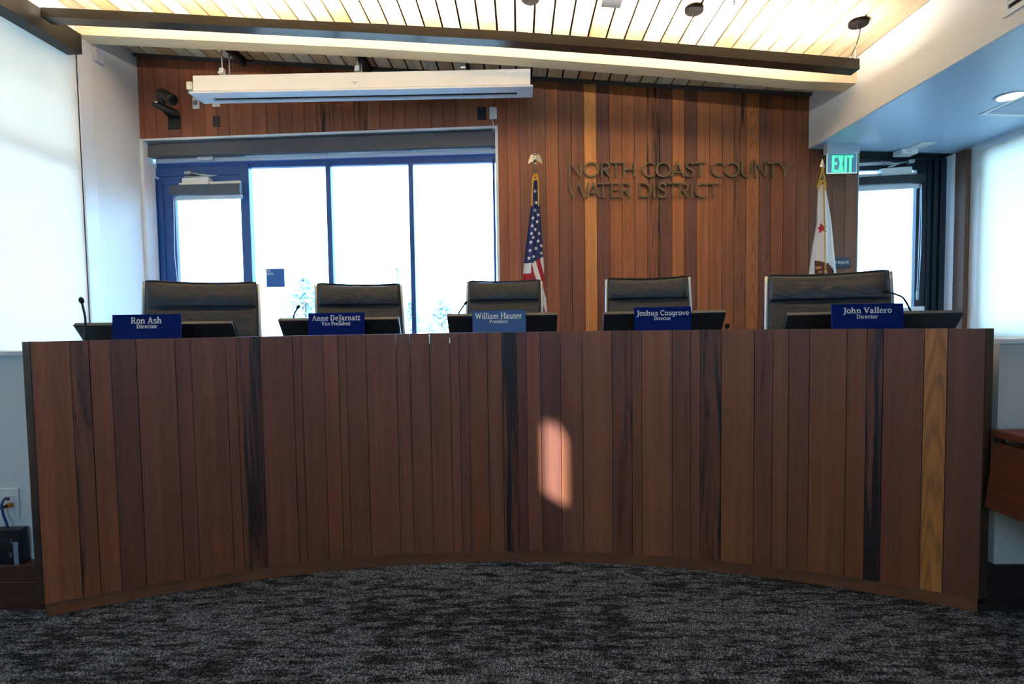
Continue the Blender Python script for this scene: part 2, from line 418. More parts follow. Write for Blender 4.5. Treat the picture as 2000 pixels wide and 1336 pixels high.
SLAB = {
    'R': (.86, [_st(.2, 0, 1), ([(.2, .95), (.45, .95)] + arc(.45, .725, .2, .225, 88, -88, 10) + [(.2, .5)], .13), ([(.42, .5), (.70, .03)], .17), _sf(.02, .38, .042), _sf(.02, .3, .958), _sf(.58, .86, .042)]),
    'A': (.90, [([(.13, .03), (.42, .97)], .11), ([(.42, .97), (.74, .03)], .19), ([(.22, .33), (.62, .33)], .09), _sf(0, .3, .042), _sf(.56, .92, .042)]),
    'D': (.90, [_st(.2, 0, 1), ([(.2, .95), (.4, .95)] + arc(.4, .5, .34, .45, 90, -90, 16) + [(.2, .05)], .15), _sf(.02, .3, .042), _sf(.02, .3, .958)]),
    'J': (.52, [([(.32, .96), (.32, .1), (.28, -.06), (.18, -.17), (.04, -.2)], .19), _sf(.1, .5, .958)]),
    'V': (.86, [([(.14, .96), (.44, .03)], .19), ([(.44, .03), (.72, .96)], .11), _sf(0, .32, .958), _sf(.56, .88, .958)]),
    'P': (.78, [_st(.2, 0, 1), ([(.2, .95), (.45, .95)] + arc(.45, .70, .22, .25, 88, -88, 10) + [(.2, .45)], .14), _sf(.02, .42, .042), _sf(.02, .3, .958)]),
    'W': (1.26, [([(.14, .96), (.38, .03)], .18), ([(.38, .03), (.62, .94)], .11), ([(.62, .94), (.86, .03)], .18), ([(.86, .03), (1.10, .96)], .11), _sf(0, .32, .958), _sf(.94, 1.26, .958)]),
    'H': (1.0, [_st(.2, 0, 1), _st(.78, 0, 1), ([(.2, .51), (.78, .51)], .1), _sf(.02, .38, .042), _sf(.02, .38, .958), _sf(.6, .96, .042), _sf(.6, .96, .958)]),
    'C': (.82, [(arc(.46, .5, .36, .45, 48, 315, 20), .16), ([(.70, .66), (.70, .97)], .08)]),
    'o': (.66, [(BOWL_O, .16)]),
    'n': (.76, [_st(.18, 0, .66), ([(.2, .5), (.3, .61), (.42, .63), (.54, .55), (.57, .42), (.57, 0)], .16), _sf(.02, .34, .042), _sf(.02, .2, .62), _sf(.43, .73, .042)]),
    'h': (.76, [_st(.18, 0, 1.03), ([(.2, .5), (.3, .61), (.42, .63), (.54, .55), (.57, .42), (.57, 0)], .16), _sf(.02, .34, .042), _sf(.02, .2, .99), _sf(.43, .73, .042)]),
    'm': (1.12, [_st(.18, 0, .66), ([(.2, .5), (.3, .61), (.40, .63), (.50, .55), (.53, .42), (.53, 0)], .16), ([(.55, .5), (.65, .61), (.75, .63), (.86, .55), (.89, .42), (.89, 0)], .16), _sf(.02, .32, .042), _sf(.02, .2, .62), _sf(.42, .66, .042), _sf(.77, 1.05, .042)]),
    's': (.56, [([(x * .82 + .01, y * .68) for x, y in SPL_S], .13)]),
    'i': (.38, [_st(.19, 0, .66), _sf(.02, .36, .042), _sf(.02, .2, .62), ([(.19, .82), (.19, .98)], .18)]),
    'l': (.38, [_st(.19, 0, 1.03), _sf(.02, .36, .042), _sf(.02, .2, .99)]),
    'r': (.56, [_st(.18, 0, .66), ([(.2, .46), (.3, .60), (.42, .63), (.52, .58)], .14), _sf(.02, .38, .042), _sf(.02, .2, .62)]),
    'e': (.62, [(arc(.32, .35, .23, .30, 0, 312, 18), .14), ([(.09, .36), (.56, .36)], .09)]),
    'c': (.58, [(arc(.33, .35, .235, .30, 45, 315, 16), .15)]),
    't': (.46, [([(.2, .88), (.2, .16), (.25, .05), (.36, .04), (.44, .1)], .16), ([(.02, .61), (.42, .61)], .09)]),
    'a': (.66, [([(.10, .55), (.2, .63), (.34, .63), (.43, .56), (.45, .44), (.45, .04)], .15), (arc(.27, .19, .17, .15, 20, 330, 12), .13), _sf(.42, .62, .042)]),
    'u': (.76, [([(.18, .64), (.18, .2), (.24, .08), (.36, .05), (.50, .12), (.55, .24)], .16), _st(.57, 0, .66), _sf(.02, .2, .62), _sf(.42, .6, .62), _sf(.57, .73, .042)]),
    'g': (.66, [(arc(.3, .37, .2, .26, 0, 360, 18), .14), ([(.5, .62), (.5, 0), (.45, -.16), (.3, -.22), (.12, -.17)], .14), _sf(.44, .64, .62)]),
    'v': (.66, [([(.10, .62), (.33, .03)], .16), ([(.33, .03), (.55, .62)], .1), _sf(0, .25, .62), _sf(.42, .66, .62)]),
    'd': (.74, [(arc(.32, .35, .22, .30, 0, 360, 18), .15), _st(.54, 0, 1.03), _sf(.38, .56, .99), _sf(.54, .71, .042)]),
    ' ': (.34, []),
}
def slab_width(s): return sum(SLAB[c][0] for c in s)
def slab_text(mb, s, u0, v0, height, width, org, U, V, ext, mi=0):
    """slab-serif text: starts at u0, v0 (metres along U and V from org)"""
    sx = width / slab_width(s); x = 0
    for c in s:
        adv, parts = SLAB[c]
        for pts, w in parts:
            wm = w * (sx + height) / 2
            P = [((x + px) * sx, py * height) for px, py in pts]
            stroke(mb, P, wm, lambda a, b: org + U * (u0 + a) + V * (v0 + b), ext, mi)
        x += adv

# ------------------------------------------------------------------ key planes
D = 5.10                                     # wood wall face
XL = -3.726; XS = 2.838; XR = 4.26           # left wall, soffit face, right wall
CZ0, CM = 3.4052, -0.07832                   # ceiling height and slope over x
def ceil(x): return CZ0 + CM * x
YN = -4.2                                    # wall behind the viewer
ZD = 0.16                                    # platform height
CX, CY, RF = -0.070, -1.451, 3.625           # desk arc (front face)
def soff(x): return 2.668 + (2.60 - 2.668) * (x - XS) / (XR - XS)

# ------------------------------------------------------------------ floor, platform, walls
mb = MB(); mb.box(XL - .3, XR + .5, YN - .2, D + .3, -0.12, 0.0)
struct(mb, 'floor', CARPET, 'dark grey heathered carpet in front of the curved wooden desk', 'floor')
mb = MB(); ring = []
for i in range(41):
    a = math.radians(-28.5 + 57 * i / 40); ring.append((CX + (RF + .05) * math.sin(a), CY + (RF + .05) * math.cos(a), 0.001))
poly = [(XL, 1.90, .001), (-1.86, 1.90, .001)] + [p for p in ring if -1.8 < p[0] < 1.66] + [(1.75, 1.86, .001), (XR, 1.86, .001), (XR, D + .3, .001), (XL, D + .3, .001)]
mb.prism(poly, (0, 0, ZD - .001))
struct(mb, 'floor_platform', M('platform carpet', '55565a', 0.9), 'raised platform floor behind the curved desk', 'floor')

REDS = ['6e3f2b', '74442d', '643727', '5c3526', '7a482f', '693b2a', '80502f', '55322a', '6b3d29', '5f3a2b']
def battr(col, seed, streak, cath, u0, u1, v0, v1, order='box', gain=1.0):
    """attributes of the eight corners of an upright board box"""
    c = tuple(v * gain for v in lin(col)); um = (u0 + u1) / 2
    uu = [u0 - um, u1 - um, u1 - um, u0 - um] * 2; vv = [v0, v0, v1, v1] * 2
    return [(c, (uu[i], vv[i], seed), (streak, cath, 0)) for i in range(8)]

# back wall boards
edges = [266 + (502 - 266) * i / 10 for i in range(10)] + [502 + (1017 - 502) * i / 21 for i in range(21)] + \
    [1017, 1041, 1067, 1092, 1117, 1142, 1166, 1191, 1215, 1240, 1264, 1288, 1313, 1337, 1361, 1385, 1410, 1433, 1457, 1482, 1505, 1529, 1554, 1580, 1602, 1625, 1650, 1675]
spec = {1017: ('5f3f30', 0, .0), 1041: ('604030', .1, 0), 1067: ('7c4a2f', 0, 0), 1092: ('5a3a2c', .1, 0), 1117: ('5f3a29', .1, .0), 1142: ('b4773f', .42, .15),
        1166: ('4d3029', .25, 0), 1191: ('7e4a2b', .0, 0), 1215: ('86502c', .15, .6), 1240: ('7a4a2b', .05, 0), 1264: ('6a4029', .8, 0), 1288: ('4a2f27', .62, 0),
        1313: ('93582f', .1, 0), 1337: ('4e3126', .45, 0), 1361: ('824e2d', .05, 0), 1385: ('764628', .0, 0), 1410: ('6e4226', .3, 0), 1433: ('643c24', .72, 0),
        1457: ('8a5429', .2, 1.0), 1482: ('4d3024', .68, 0), 1505: ('6a3c22', .25, 0), 1529: ('5c3523', .2, 0), 1554: ('57351f', .1, 0), 1580: ('4c3022', .35, 0),
        1602: ('4f3325', .3, 0), 1625: ('47301f', .3, 0), 1650: ('5a3b2c', .3, 0)}
WGAIN = 1.75
ex = [at(e, 420, D).x for e in edges]; ex[0] = XL
WZ = (2.865, 2.925)                             # top of the window opening, left and right
WX0 = at(279, 300, D).x; WX1 = at(970, 300, D).x
def wtop(x): return WZ[0] + (WZ[1] - WZ[0]) * (x - WX0) / (WX1 - WX0)
mb = MB(); rnd = random.Random(11)
for i in range(len(ex) - 1):
    a, b = ex[i] + .002, ex[i + 1] - .002
    if i < 31:
        col = rnd.choice(['72422d', '6b3d2a', '7b4a33', '653a2a', '6f412c', '7a4730']); st = rnd.choice([0, 0, 0, .1, .2]); ca = rnd.choice([0, 0, 0, .2, .5])
        if i in (15, 16, 17, 18): st = .75; col = '6a3d2a'
    else: col, st, ca = spec[int(edges[i])]
    segs = [(a, b, None)]
    for cut in (WX0, WX1):
        if a < cut < b: segs = [(a, cut, None), (cut, b, None)]
    for p, q, _ in segs:
        inwin = p >= WX0 - 1e-6 and q <= WX1 + 1e-6
        zb = (wtop(p), wtop(q)) if inwin else (ZD, ZD)
        zt = (ceil(p) + .01, ceil(q) + .01)
        if p > XS - .02: zt = (soff(p) + .01, soff(q) + .01)
        y1 = D + .02
        P = [(p, D, zb[0]), (q, D, zb[1]), (q, D, zt[1]), (p, D, zt[0]), (p, y1, zb[0]), (q, y1, zb[1]), (q, y1, zt[1]), (p, y1, zt[0])]
        um = (a + b) / 2; c = tuple((v * .76 + w_ * .24) * WGAIN for v, w_ in zip(lin(col), lin('7a472a')))
        mb.hexa(P, 0, [(c, (k[0] - um, k[2], i * 1.37 + .5), (st, ca, 0)) for k in P])
# solid wall behind the boards, with the window opening and the far right end
def wallpiece(m, x0, x1, zb0, zb1, top, mi=1):
    P = [(x0, D + .02, zb0), (x1, D + .02, zb1), (x1, D + .02, top(x1)), (x0, D + .02, top(x0))]
    m.hexa(P + [(p[0], D + .22, p[2]) for p in P], mi)
xe = ex[-1]
wallpiece(mb, XL - .2, WX0, ZD, ZD, lambda x: ceil(x) + .3)
wallpiece(mb, WX0, WX1, wtop(WX0), wtop(WX1), lambda x: ceil(x) + .3)
wallpiece(mb, WX1, xe, ZD, ZD, lambda x: ceil(x) + .3)
wallpiece(mb, xe, XR + .3, 2.60, 2.60, lambda x: ceil(x) + .5)
struct(mb, 'wall_back', [WOOD, BLACKF], 'back wall of vertical reddish brown redwood boards', 'wall')

# left wall with the shaded window and, behind the viewer, an unseen slot added to let the sun patch in
YW1 = 4.40; YW0 = 0.9; ZSILL = .80; ZHEAD = 3.42
T = .16
SUN = Vector((0.61, 0.60, -0.40)).normalized()
hit = at(1083, 900, 2.16)                                         # where the patch of sun lands on the desk
tt = (hit.x - (XL)) / SUN.x; slot = hit - SUN * tt
SW, SH = .05, .165                                                # half width (along y) and half height of the slot
mb = MB()
zt = ceil(XL) + .2
def lw(y0, y1, z0, z1): mb.box(XL - T, XL, y0, y1, z0, z1)
lw(YW1, D + .2, 0, zt); lw(YW0, YW1, 0, ZSILL); lw(YW0, YW1, ZHEAD, zt)
sy, sz = slot.y, slot.z
lw(sy + .4, YW0, 0, zt); lw(YN - .2, sy - .4, 0, zt); lw(sy - .4, sy + .4, 0, sz - .4)
def thin(y0, y1, z0, z1): mb.box(XL - .012, XL, y0, y1, z0, z1)
thin(sy - .4, sy - SW, sz - .4, zt); thin(sy + SW, sy + .4, sz - .4, zt); thin(sy - SW, sy + SW, sz - .4, sz - SH); thin(sy - SW, sy + SW, sz + SH, zt)
for q0, q1 in ((-1, -.6), (.6, 1)):      # rounded head of the slot
    mb.hexa([(XL - .012, sy + SW * q0, sz + SH - .04), (XL - .012, sy + SW * q1, sz + SH - (.012 if q0 < 0 else .04)), (XL - .012, sy + SW * q1, sz + SH), (XL - .012, sy + SW * q0, sz + SH),
             (XL, sy + SW * q0, sz + SH - .04), (XL, sy + SW * q1, sz + SH - (.012 if q0 < 0 else .04)), (XL, sy + SW * q1, sz + SH), (XL, sy + SW * q0, sz + SH)])
struct(mb, 'wall_left', WALLW, 'white painted wall left of the redwood boards, with the shaded window', 'wall')
mb = MB(); mb.box(XL - T - .72, XL - T - .001, .5, D + 1.0, 3.50, 3.60)  # unseen overhang, added to keep sun off the top of the left cloth
struct(mb, 'added_eave', DARKM, 'unseen eave added to shade the top of the left window', 'eave')
# right wall
mb = MB(); RY1 = 4.80; RY0 = 2.6
def rw(y0, y1, z0, z1): mb.box(XR, XR + T, y0, y1, z0, z1)
rw(RY1, D + .5, 0, 3.2); rw(RY0, RY1, 0, .85); rw(RY0, RY1, 2.52, 3.2); rw(YN - .2, RY0, 0, 3.2)
struct(mb, 'wall_right', WALLW, 'white wall at the far right with the glowing shaded window', 'wall')
mb = MB(); RWX0, RWX1, RWZ0, RWZ1 = -1.2, .8, 1.5, 2.4
for b_ in ((XL - T, RWX0, 0, 4.0), (RWX1, XR + T, 0, 4.0), (RWX0, RWX1, 0, RWZ0), (RWX0, RWX1, RWZ1, 4.0)): mb.box(b_[0], b_[1], YN - T, YN, b_[2], b_[3])
struct(mb, 'wall_rear', WALLW, 'white wall behind the viewer', 'wall')
# soffit face and the low corridor ceiling
mb = MB()
P = [(XS, YN, soff(XS)), (XS, D + .02, soff(XS)), (XS, D + .02, ceil(XS) + .3), (XS, YN, ceil(XS) + .3)]
mb.hexa(P + [(p[0] + .02, p[1], p[2]) for p in P])
struct(mb, 'wall_soffit', WALLW, 'white soffit face stepping down from the wood ceiling at the right', 'soffit')
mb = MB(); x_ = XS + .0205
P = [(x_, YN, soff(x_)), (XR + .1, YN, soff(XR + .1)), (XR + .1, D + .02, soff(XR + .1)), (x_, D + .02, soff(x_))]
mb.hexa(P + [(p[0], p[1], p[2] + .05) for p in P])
struct(mb, 'ceiling_low', SOFF_DAYTINT, 'low white ceiling over the passage at the right', 'ceiling')
# wood slat ceiling
mb = MB(); rnd = random.Random(5); k0 = int((XL - .0012) / .149) - 1
for k in range(k0, 22):
    a = .0012 + .149 * k + .009; b = a + .149 - .018
    a = max(a, XL); b = min(b, XS)
    if b - a < .01: continue
    col = rnd.choice(['dec49c', 'dcc093', 'e4cfab', 'd4b284', 'dfc7a0', 'cfa874', 'e6d3b3'])
    c = lin(col); um = (a + b) / 2; seed = k * 1.7 + 50
    P = [(a, D, ceil(a)), (b, D, ceil(b)), (b, YN, ceil(b)), (a, YN, ceil(a))]
    Q = P + [(p[0], p[1], p[2] + .018) for p in P]
    mb.hexa(Q, 0, [(c, (p[0] - um, p[1] * .8, seed), (0, rnd.choice([0, .12, .25]) if False else .1, 0)) for p in Q])
P = [(XL - .2, D + .2, ceil(XL - .2) + .06), (XS + .1, D + .2, ceil(XS + .1) + .06), (XS + .1, YN - .2, ceil(XS + .1) + .06), (XL - .2, YN - .2, ceil(XL - .2) + .06)]
mb.hexa(P + [(p[0], p[1], p[2] + .05) for p in P], 1)
# dark edge bead along the back wall
P = [(XL, D - .05, ceil(XL) - .022), (XS, D - .05, ceil(XS) - .022), (XS, D - .05, ceil(XS) - .001), (XL, D - .05, ceil(XL) - .001)]
struct(mb, 'ceiling', [CEDAR, BLACKF], 'sloping ceiling of pale cedar slats with black gaps', 'ceiling')
mb = MB(); mb.hexa(P + [(p[0], D - .002, p[2]) for p in P])
struct(mb, 'trim_1', M('dark ceiling bead', '4d4a48', .6), 'dark thin bead where ceiling slats meet redwood wall', 'trim')

# timber beam under the slats (slightly cambered, as the photo shows)
YB = 4.40; BD = .15
tb = [(163, 56), (420, 68), (700, 79), (1000, 96), (1300, 119), (1560, 142), (1660, 150)]
bb = [(165, 67), (420, 80), (700, 93), (1000, 111), (1300, 134), (1560, 158), (1660, 163)]
mb = MB(); top = []; bot = []
for (x, y), (x2, y2) in zip(tb, bb):
    q = at(x2, y2, YB); top.append((q.x, YB, ceil(q.x) - .002)); bot.append((q.x, YB, q.z))
top[0] = (XL, YB, ceil(XL) - .002); bot[0] = (XL, YB, bot[0][2]); top[-1] = (XS, YB, ceil(XS) - .002); bot[-1] = (XS, YB, bot[-1][2])
for i in range(len(top) - 1):
    P = [bot[i], bot[i + 1], top[i + 1], top[i]]
    mb.hexa(P + [(p[0], YB + BD, p[2]) for p in P])
o = struct(mb, 'beam', GLULAM, 'long pale timber beam spanning the room just under the slats', 'beam')

# knee walls, caps, risers beside the desk
YKL, YKR = 1.895, 1.80
mb = MB(); mb.box(XL, -1.83, YKL, YKL + .06, ZD, .945); struct(mb, 'wall_knee_left', WALLW, 'low white wall left of the desk holding the data outlet', 'low wall')
mb = MB(); mb.box(1.668, XR, YKR, YKR + .06, ZD, .945); struct(mb, 'wall_knee_right', M('beige white paint', 'd8d2c4', .6, var=.02), 'low off-white wall right of the desk behind the wooden cabinet', 'low wall')
mb = MB(); mb.box(XL, -1.83, YKL - .015, YKL + .075, .945, .963); struct(mb, 'trim_2', TRIMW, 'thin white cap on the low wall left of the desk', 'cap', .002)
mb = MB(); mb.box(1.668, XR, YKR - .015, YKR + .075, .945, .963); struct(mb, 'trim_3', TRIMW, 'thin white cap on the low wall right of the desk', 'cap', .002)
mb = MB(); mb.box(XL, -1.70, 1.835, YKL + .02, 0, .105); mb.box(XL, -1.775, 1.842, YKL + .02, .105, ZD + .004)
struct(mb, 'baseboard_left', RISERW, 'dark wood riser board at the platform edge left of the desk', 'baseboard', .002)
mb = MB(); mb.box(1.60, XR, 1.785, YKR + .02, 0, .03); mb.box(1.635, XR, 1.79, YKR + .02, .03, ZD + .004)
struct(mb, 'baseboard_right', M('dark riser wood', '2b1a13', .55, var=.2, scale=14), 'very dark wood riser board right of the desk', 'baseboard', .002)

# ------------------------------------------------------------------ the desk
DESK = [  # left photo edge of each board at the top, colour, streak, cathedral
    (57, '8a5233', .05, .35), (135, '6a4230', .72, .2), (172, '7d4730', .0, 0), (214, '553428', .15, 0), (264, '714331', .05, .1), (340, '663a2f', .1, 0), (371, '72442f', .1, .55),
    (440, '6d4130', .0, 0), (460, '6b402c', .85, .2), (507, '6c3f2e', .05, .1), (570, '653c2f', .25, 0), (587, '6a4030', .2, 0), (630, '7a4632', 0, 0), (659, '6d4231', 0, 0), (675, '714534', 0, 0),
    (714, '74463a', 0, 0), (773, '694138', .1, 0), (800, '704635', 0, 0), (838, '764a3a', 0, 0), (878, '78493a', 0, 0), (896, '6b423a', 0, 0), (914, '71442f', .05, .1), (951, '744a38', .55, 0), (980, '6b4332', .9, .4),
    (1008, '53302f', .1, 0), (1027, '7e4f3f', 0, 0), (1055, '543634', .1, .1), (1094, '75493a', 0, 0), (1137, '84543c', 0, 0), (1195, '57382f', .72, 0), (1234, '74492f', 0, 0), (1253, '85543a', 0, 0),
    (1313, '66402f', .5, 0), (1349, '724536', 0, 0), (1368, '4f3a31', .88, .2), (1409, '85532f', .05, 0), (1474, '643d2d', .45, 0), (1510, '71482f', 0, 0), (1541, '673d2a', .25, 0), (1582, '76492a', 0, 0), (1655, '6f4024', 0, 0),
    (1694, '4d3328', .9, .2), (1726, '6c3c28', 0, 0), (1806, 'a0672f', .05, 1.0), (1852, '55382a', .1, 0), (1926, None, 0, 0)]
DGAIN = 1.38
def arcang(px, py=655):
    d = ray(px, py); dx, dy = d.x, d.y; ox, oy = -CX, -CY
    A = dx * dx + dy * dy; B = 2 * (ox * dx + oy * dy); C = ox * ox + oy * oy - RF * RF
    t = (-B + math.sqrt(B * B - 4 * A * C)) / (2 * A)
    return math.atan2(t * dx - CX, t * dy - CY)
def arcp(a, r, z): return (CX + r * math.sin(a), CY + r * math.cos(a), z)
desk = thing('curved_desk', 'long curved council desk clad in vertical redwood boards', 'desk', (0, 2.3, 0))
A = [arcang(e[0]) for e in DESK]
ZP, ZT = .052, 1.0
mb = MB()
for i in range(len(DESK) - 1):
    _, col, st, ca = DESK[i]; k_ = .70 if st > .6 else .38
    c = tuple((a * (1 - k_) + b * k_) * g * DGAIN for a, b, g in zip(lin(col), lin('6f4028'), (1, .97, .86))) if ca < .9 else tuple(v * 1.5 for v in lin(col))
    a0, a1 = A[i] + .0003, A[i + 1] - .0003; n = max(1, int((a1 - a0) / .02)); am = (a0 + a1) / 2
    off = rnd.uniform(-.0015, .0015)
    vs = []; at_ = []
    for k in range(n + 1):
        a = a0 + (a1 - a0) * k / n
        for r, z in ((RF + off, ZP), (RF + off, ZT), (RF + .019, ZT), (RF + .019, ZP)):
            vs.append(arcp(a, r, z)); at_.append((c, ((a - am) * RF, z, i * 2.13 + .3), (st, ca, 0)))
    fs = [(0, 1, 2, 3), (n * 4 + 3, n * 4 + 2, n * 4 + 1, n * 4)]
    for k in range(n):
        for j in range(4): fs.append((k * 4 + j, k * 4 + (j + 1) % 4, k * 4 + 4 + (j + 1) % 4, k * 4 + 4 + j))
    mb.add(vs, fs, 0, False, at_)
mb.build('front_panel', WOOD, desk)
def arcbox(mb, a0, a1, r0, r1, z0, z1, n=48, mi=0):
    vs = []
    for k in range(n + 1):
        a = a0 + (a1 - a0) * k / n
        vs += [arcp(a, r0, z0), arcp(a, r0, z1), arcp(a, r1, z1), arcp(a, r1, z0)]
    fs = [(0, 1, 2, 3), (n * 4 + 3, n * 4 + 2, n * 4 + 1, n * 4)]
    for k in range(n):
        for j in range(4): fs.append((k * 4 + j, k * 4 + (j + 1) % 4, k * 4 + 4 + (j + 1) % 4, k * 4 + 4 + j))
    mb.add(vs, fs, mi)
mb = MB(); arcbox(mb, A[0], A[-1], RF + .0195, RF + .035, .02, .955); mb.build('backing_panel', BLACKF, desk)
mb = MB(); arcbox(mb, A[0], A[-1], RF + .012, RF + .03, 0, ZP + .01); mb.build('plinth', PLINTH, desk, .0015)
mb = MB(); arcbox(mb, math.radians(-26.8), math.radians(26.8), RF + .036, RF + .69, .885, .915); mb.build('work_surface', M('dark laminate top', '4a4543', .45), desk, .002)
for sgn, px0, px1, aa in ((-1, 36, 57, A[0]), (1, 1926, 1947, A[-1])):
    p = arcp(aa, RF, 0); dirn = Vector((math.cos(aa), -math.sin(aa), 0)) * sgn
    w = abs(at(px1, 655, p[1]).x - at(px0, 655, p[1]).x)
    q0 = Vector(p) + Vector((sgn * .001, 0, 0)); q1 = q0 + Vector((sgn * w, .012, 0))
    mb = MB(); dv = Vector((0, .03, 0)); c = tuple(v * DGAIN for v in lin('33231d' if sgn < 0 else '3d2a1c'))
    P = [Vector((q.x, q.y, z)) for q, z in ((q0, ZP), (q1, ZP), (q1, ZT), (q0, ZT))]
    P = P + [k + dv for k in P]
    mb.hexa(P, 0, [(c, (k.x - q0.x, k.z, 90 + sgn), (.35, 0, 0)) for k in P])
    mb.build('end_board', WOOD, desk)
    mb = MB(); xo = q1.x; xi = xo - sgn * .03
    mb.box(min(xo, xi), max(xo, xi), q1.y + .035, q1.y + .10, ZD + .006, .88); mb.build('end_gable', WOOD if False else RISERW, desk)
mb = MB()
for k in range(6):
    a = A[0] + (A[-1] - A[0]) * (k + .5 - .0) / 6
    mb2 = MB(); arcbox(mb2, a - .006, a + .006, RF + .037, RF + .5, ZD + .002, .884, 2); mb2.build('support_gable', RISERW, desk)

# ------------------------------------------------------------------ the back window, deck door
YF = D + .17
G = []
mb = MB()
def wquad(m, x0, y0l, y0r, x1, y1l, y1r, Y, dep, mi=0): pxquad(m, [(x0, y0l), (x1, y0r), (x1, y1r), (x0, y1l)], Y, dep, mi)
# white surround: face trim and reveals
zl, zr = wtop(WX0), wtop(WX1)
P = lambda x, y, z: (x, y, z)
mb.hexa([(WX0, D - .012, zl), (WX1, D - .012, zr), (WX1, D - .012, zr + .02), (WX0, D - .012, zl + .02), (WX0, YF + .1, zl), (WX1, YF + .1, zr), (WX1, YF + .1, zr + .02), (WX0, YF + .1, zl + .02)])
mb.box(WX0 - .02, WX0 + .012, D - .012, YF + .1, ZD, zl + .02); mb.box(WX1 - .012, WX1 + .014, D - .012, YF + .1, ZD, zr + .02)
struct(mb, 'trim_4', TRIMW, 'white painted surround of the large back window', 'window surround')
# frame
win = bpy.data.objects.new('window_1', None); COL.objects.link(win); BASE['window_1'] = Vector((0, 0, 0))
tag(win, 'large back window of three tall panes in dark frames tinted flare blue, facing the deck', 'window', kind='structure')
mb = MB()
wquad(mb, 304, 318, 298, 970, 331, 316, YF, .06)
x0, x1, z0, z1 = rect(482, 322, 499, 1000, YF); zb = ZD + .02
ztop = wtop(x0) - .2
mb.box(x0, x1, YF - .02, YF + .06, zb, ztop)
mb.box(at(640.5, 480, YF).x, at(650, 480, YF).x, YF - .01, YF + .06, zb, ztop)
mb.box(at(801, 480, YF).x, at(810, 480, YF).x, YF - .01, YF + .06, zb, ztop)
mb.box(at(963.5, 440, YF).x, at(968, 440, YF).x, YF, YF + .06, zb, ztop)
xa, xb = at(500, 480, YF).x, at(965, 480, YF).x
mb.box(xa, xb, YF, YF + .06, zb, zb + .08)
mb.build('window_frame', FRAME_FLARE, win, .003)
for a, b in ((499, 640.5), (650, 801), (810, 963.5)):
    m2 = MB(); m2.box(at(a, 480, YF).x, at(b, 480, YF).x, YF + .025, YF + .031, zb + .08, ztop - .02); m2.build('glass_pane', GLASS, win)
# white strip of shade bottoms and head infill under the cassette
mb = MB(); wquad(mb, 304, 306, 284, 968, 318.5, 298.5, YF - .035, .03)
mb.build('head_infill', M('head infill white', 'dfe4ea', .5), win)
shade = thing('roller_shade', 'wide grey roller shade box across the top of the large back window', 'roller shade', (-2, D + .08, 2.7), 'roller shades')
mb = MB(); wquad(mb, 288.5, 281, 255.5, 966.5, 306, 284, D + .035, .09); mb.build('cassette', CASSG, shade, .002)
for a, b, y0, y1 in ((480, 640, 305, 313), (642, 801, 299.5, 307.5), (803, 960, 293, 302)):
    m2 = MB(); pa, pb = at(a, y0, YF - .06), at(b, y0 - 5.5, YF - .06); m2.tube([pa, pb], .016, 12); m2.build('hem_bar', M('hem bar white', 'cfd6de', .45), shade)
sens = thing('motion_sensor', 'small white motion sensor tucked under the shade box above the deck door', 'sensor', at(402, 310, YF - .05), None)
m2 = MB(); xx0, xx1, zz0, zz1 = rect(387, 305, 417, 313.5, YF - .06); m2.box(xx0, xx1, YF - .08, YF - .036, zz0, zz1); m2.build('sensor_body', WHITEP, sens, .006)
m2 = MB(); m2.box(xx0 + .03, xx1 - .05, YF - .083, YF - .079, zz0 + .012, zz1 - .012); m2.build('sensor_lens', M('sensor lens', 'd5dade', .3), sens, .002)

# deck door (left) inside the window unit
def make_door(name, label, fx0, fx1, gx0, gx1, ytop_leaf, gtop, Yd, frame, side):
    d = bpy.data.objects.new(name, None); COL.objects.link(d); BASE[name] = Vector((0, 0, 0))
    tag(d, label, 'door', kind='structure')
    X0, X1 = at(fx0, 450, Yd).x, at(fx1, 450, Yd).x; g0, g1 = at(gx0, 480, Yd).x, at(gx1, 480, Yd).x
    zt_ = at((fx0 + fx1) / 2, ytop_leaf, Yd).z; gt = at((gx0 + gx1) / 2, gtop, Yd).z; zb_ = ZD + .01
    m = MB(); m.box(X0, g0, Yd, Yd + .05, zb_, zt_); m.box(g1, X1, Yd, Yd + .05, zb_, zt_); m.box(g0, g1, Yd, Yd + .05, gt, zt_); m.box(g0, g1, Yd, Yd + .05, zb_, zb_ + .25)
    m.build('door_leaf', frame, d, .003)
    m = MB(); m.box(g0, g1, Yd + .02, Yd + .028, zb_ + .25, gt); m.build('glass_pane', GLASS, d)
    return d, X0, X1, zt_
d1, X0, X1, zt_ = make_door('door_1', 'glass deck door in a dark frame tinted flare blue, at the left end of the back window', 322, 481, 345, 473, 357, 372, YF + .0, FRAME_FLARE, -1)
mb = MB(); a0 = at(304, 450, YF).x
mb.box(a0, at(312, 450, YF).x, YF - .03, YF + .06, ZD, zt_ + .05); mb.box(at(312, 450, YF).x, at(322, 450, YF).x, YF - .012, YF + .06, ZD, zt_ + .04)
wquad(mb, 304, 329, 322, 484, 345, 340, YF - .015, .07); wquad(mb, 310, 343, 339, 484, 362, 356, YF - .004, .06)
mb.build('door_frame', FRAME_FLARE, d1, .004)
def closer(Y, body, arm_pts, head, chan, label, base):
    """overhead door closer: body box, folded arm, arm shoe, slide channel"""
    c = thing('door_closer', label, 'door closer', base, 'door closers')
    m = MB(); pxquad(m, body, Y - .08, .075); m.build('closer_body', WHITEP, c, .004)
    m = MB(); pts = [at(x, y, Y - .07) for x, y in arm_pts]
    m.tube(pts, .011, 8); m.build('closer_arm', STEEL, c)
    m = MB(); pxquad(m, head, Y - .085, .05); m.build('arm_shoe', STEEL, c, .006)
    m = MB(); pxquad(m, chan, Y - .05, .045); m.build('mounting_plate', WHITEP, c, .002)
    return c
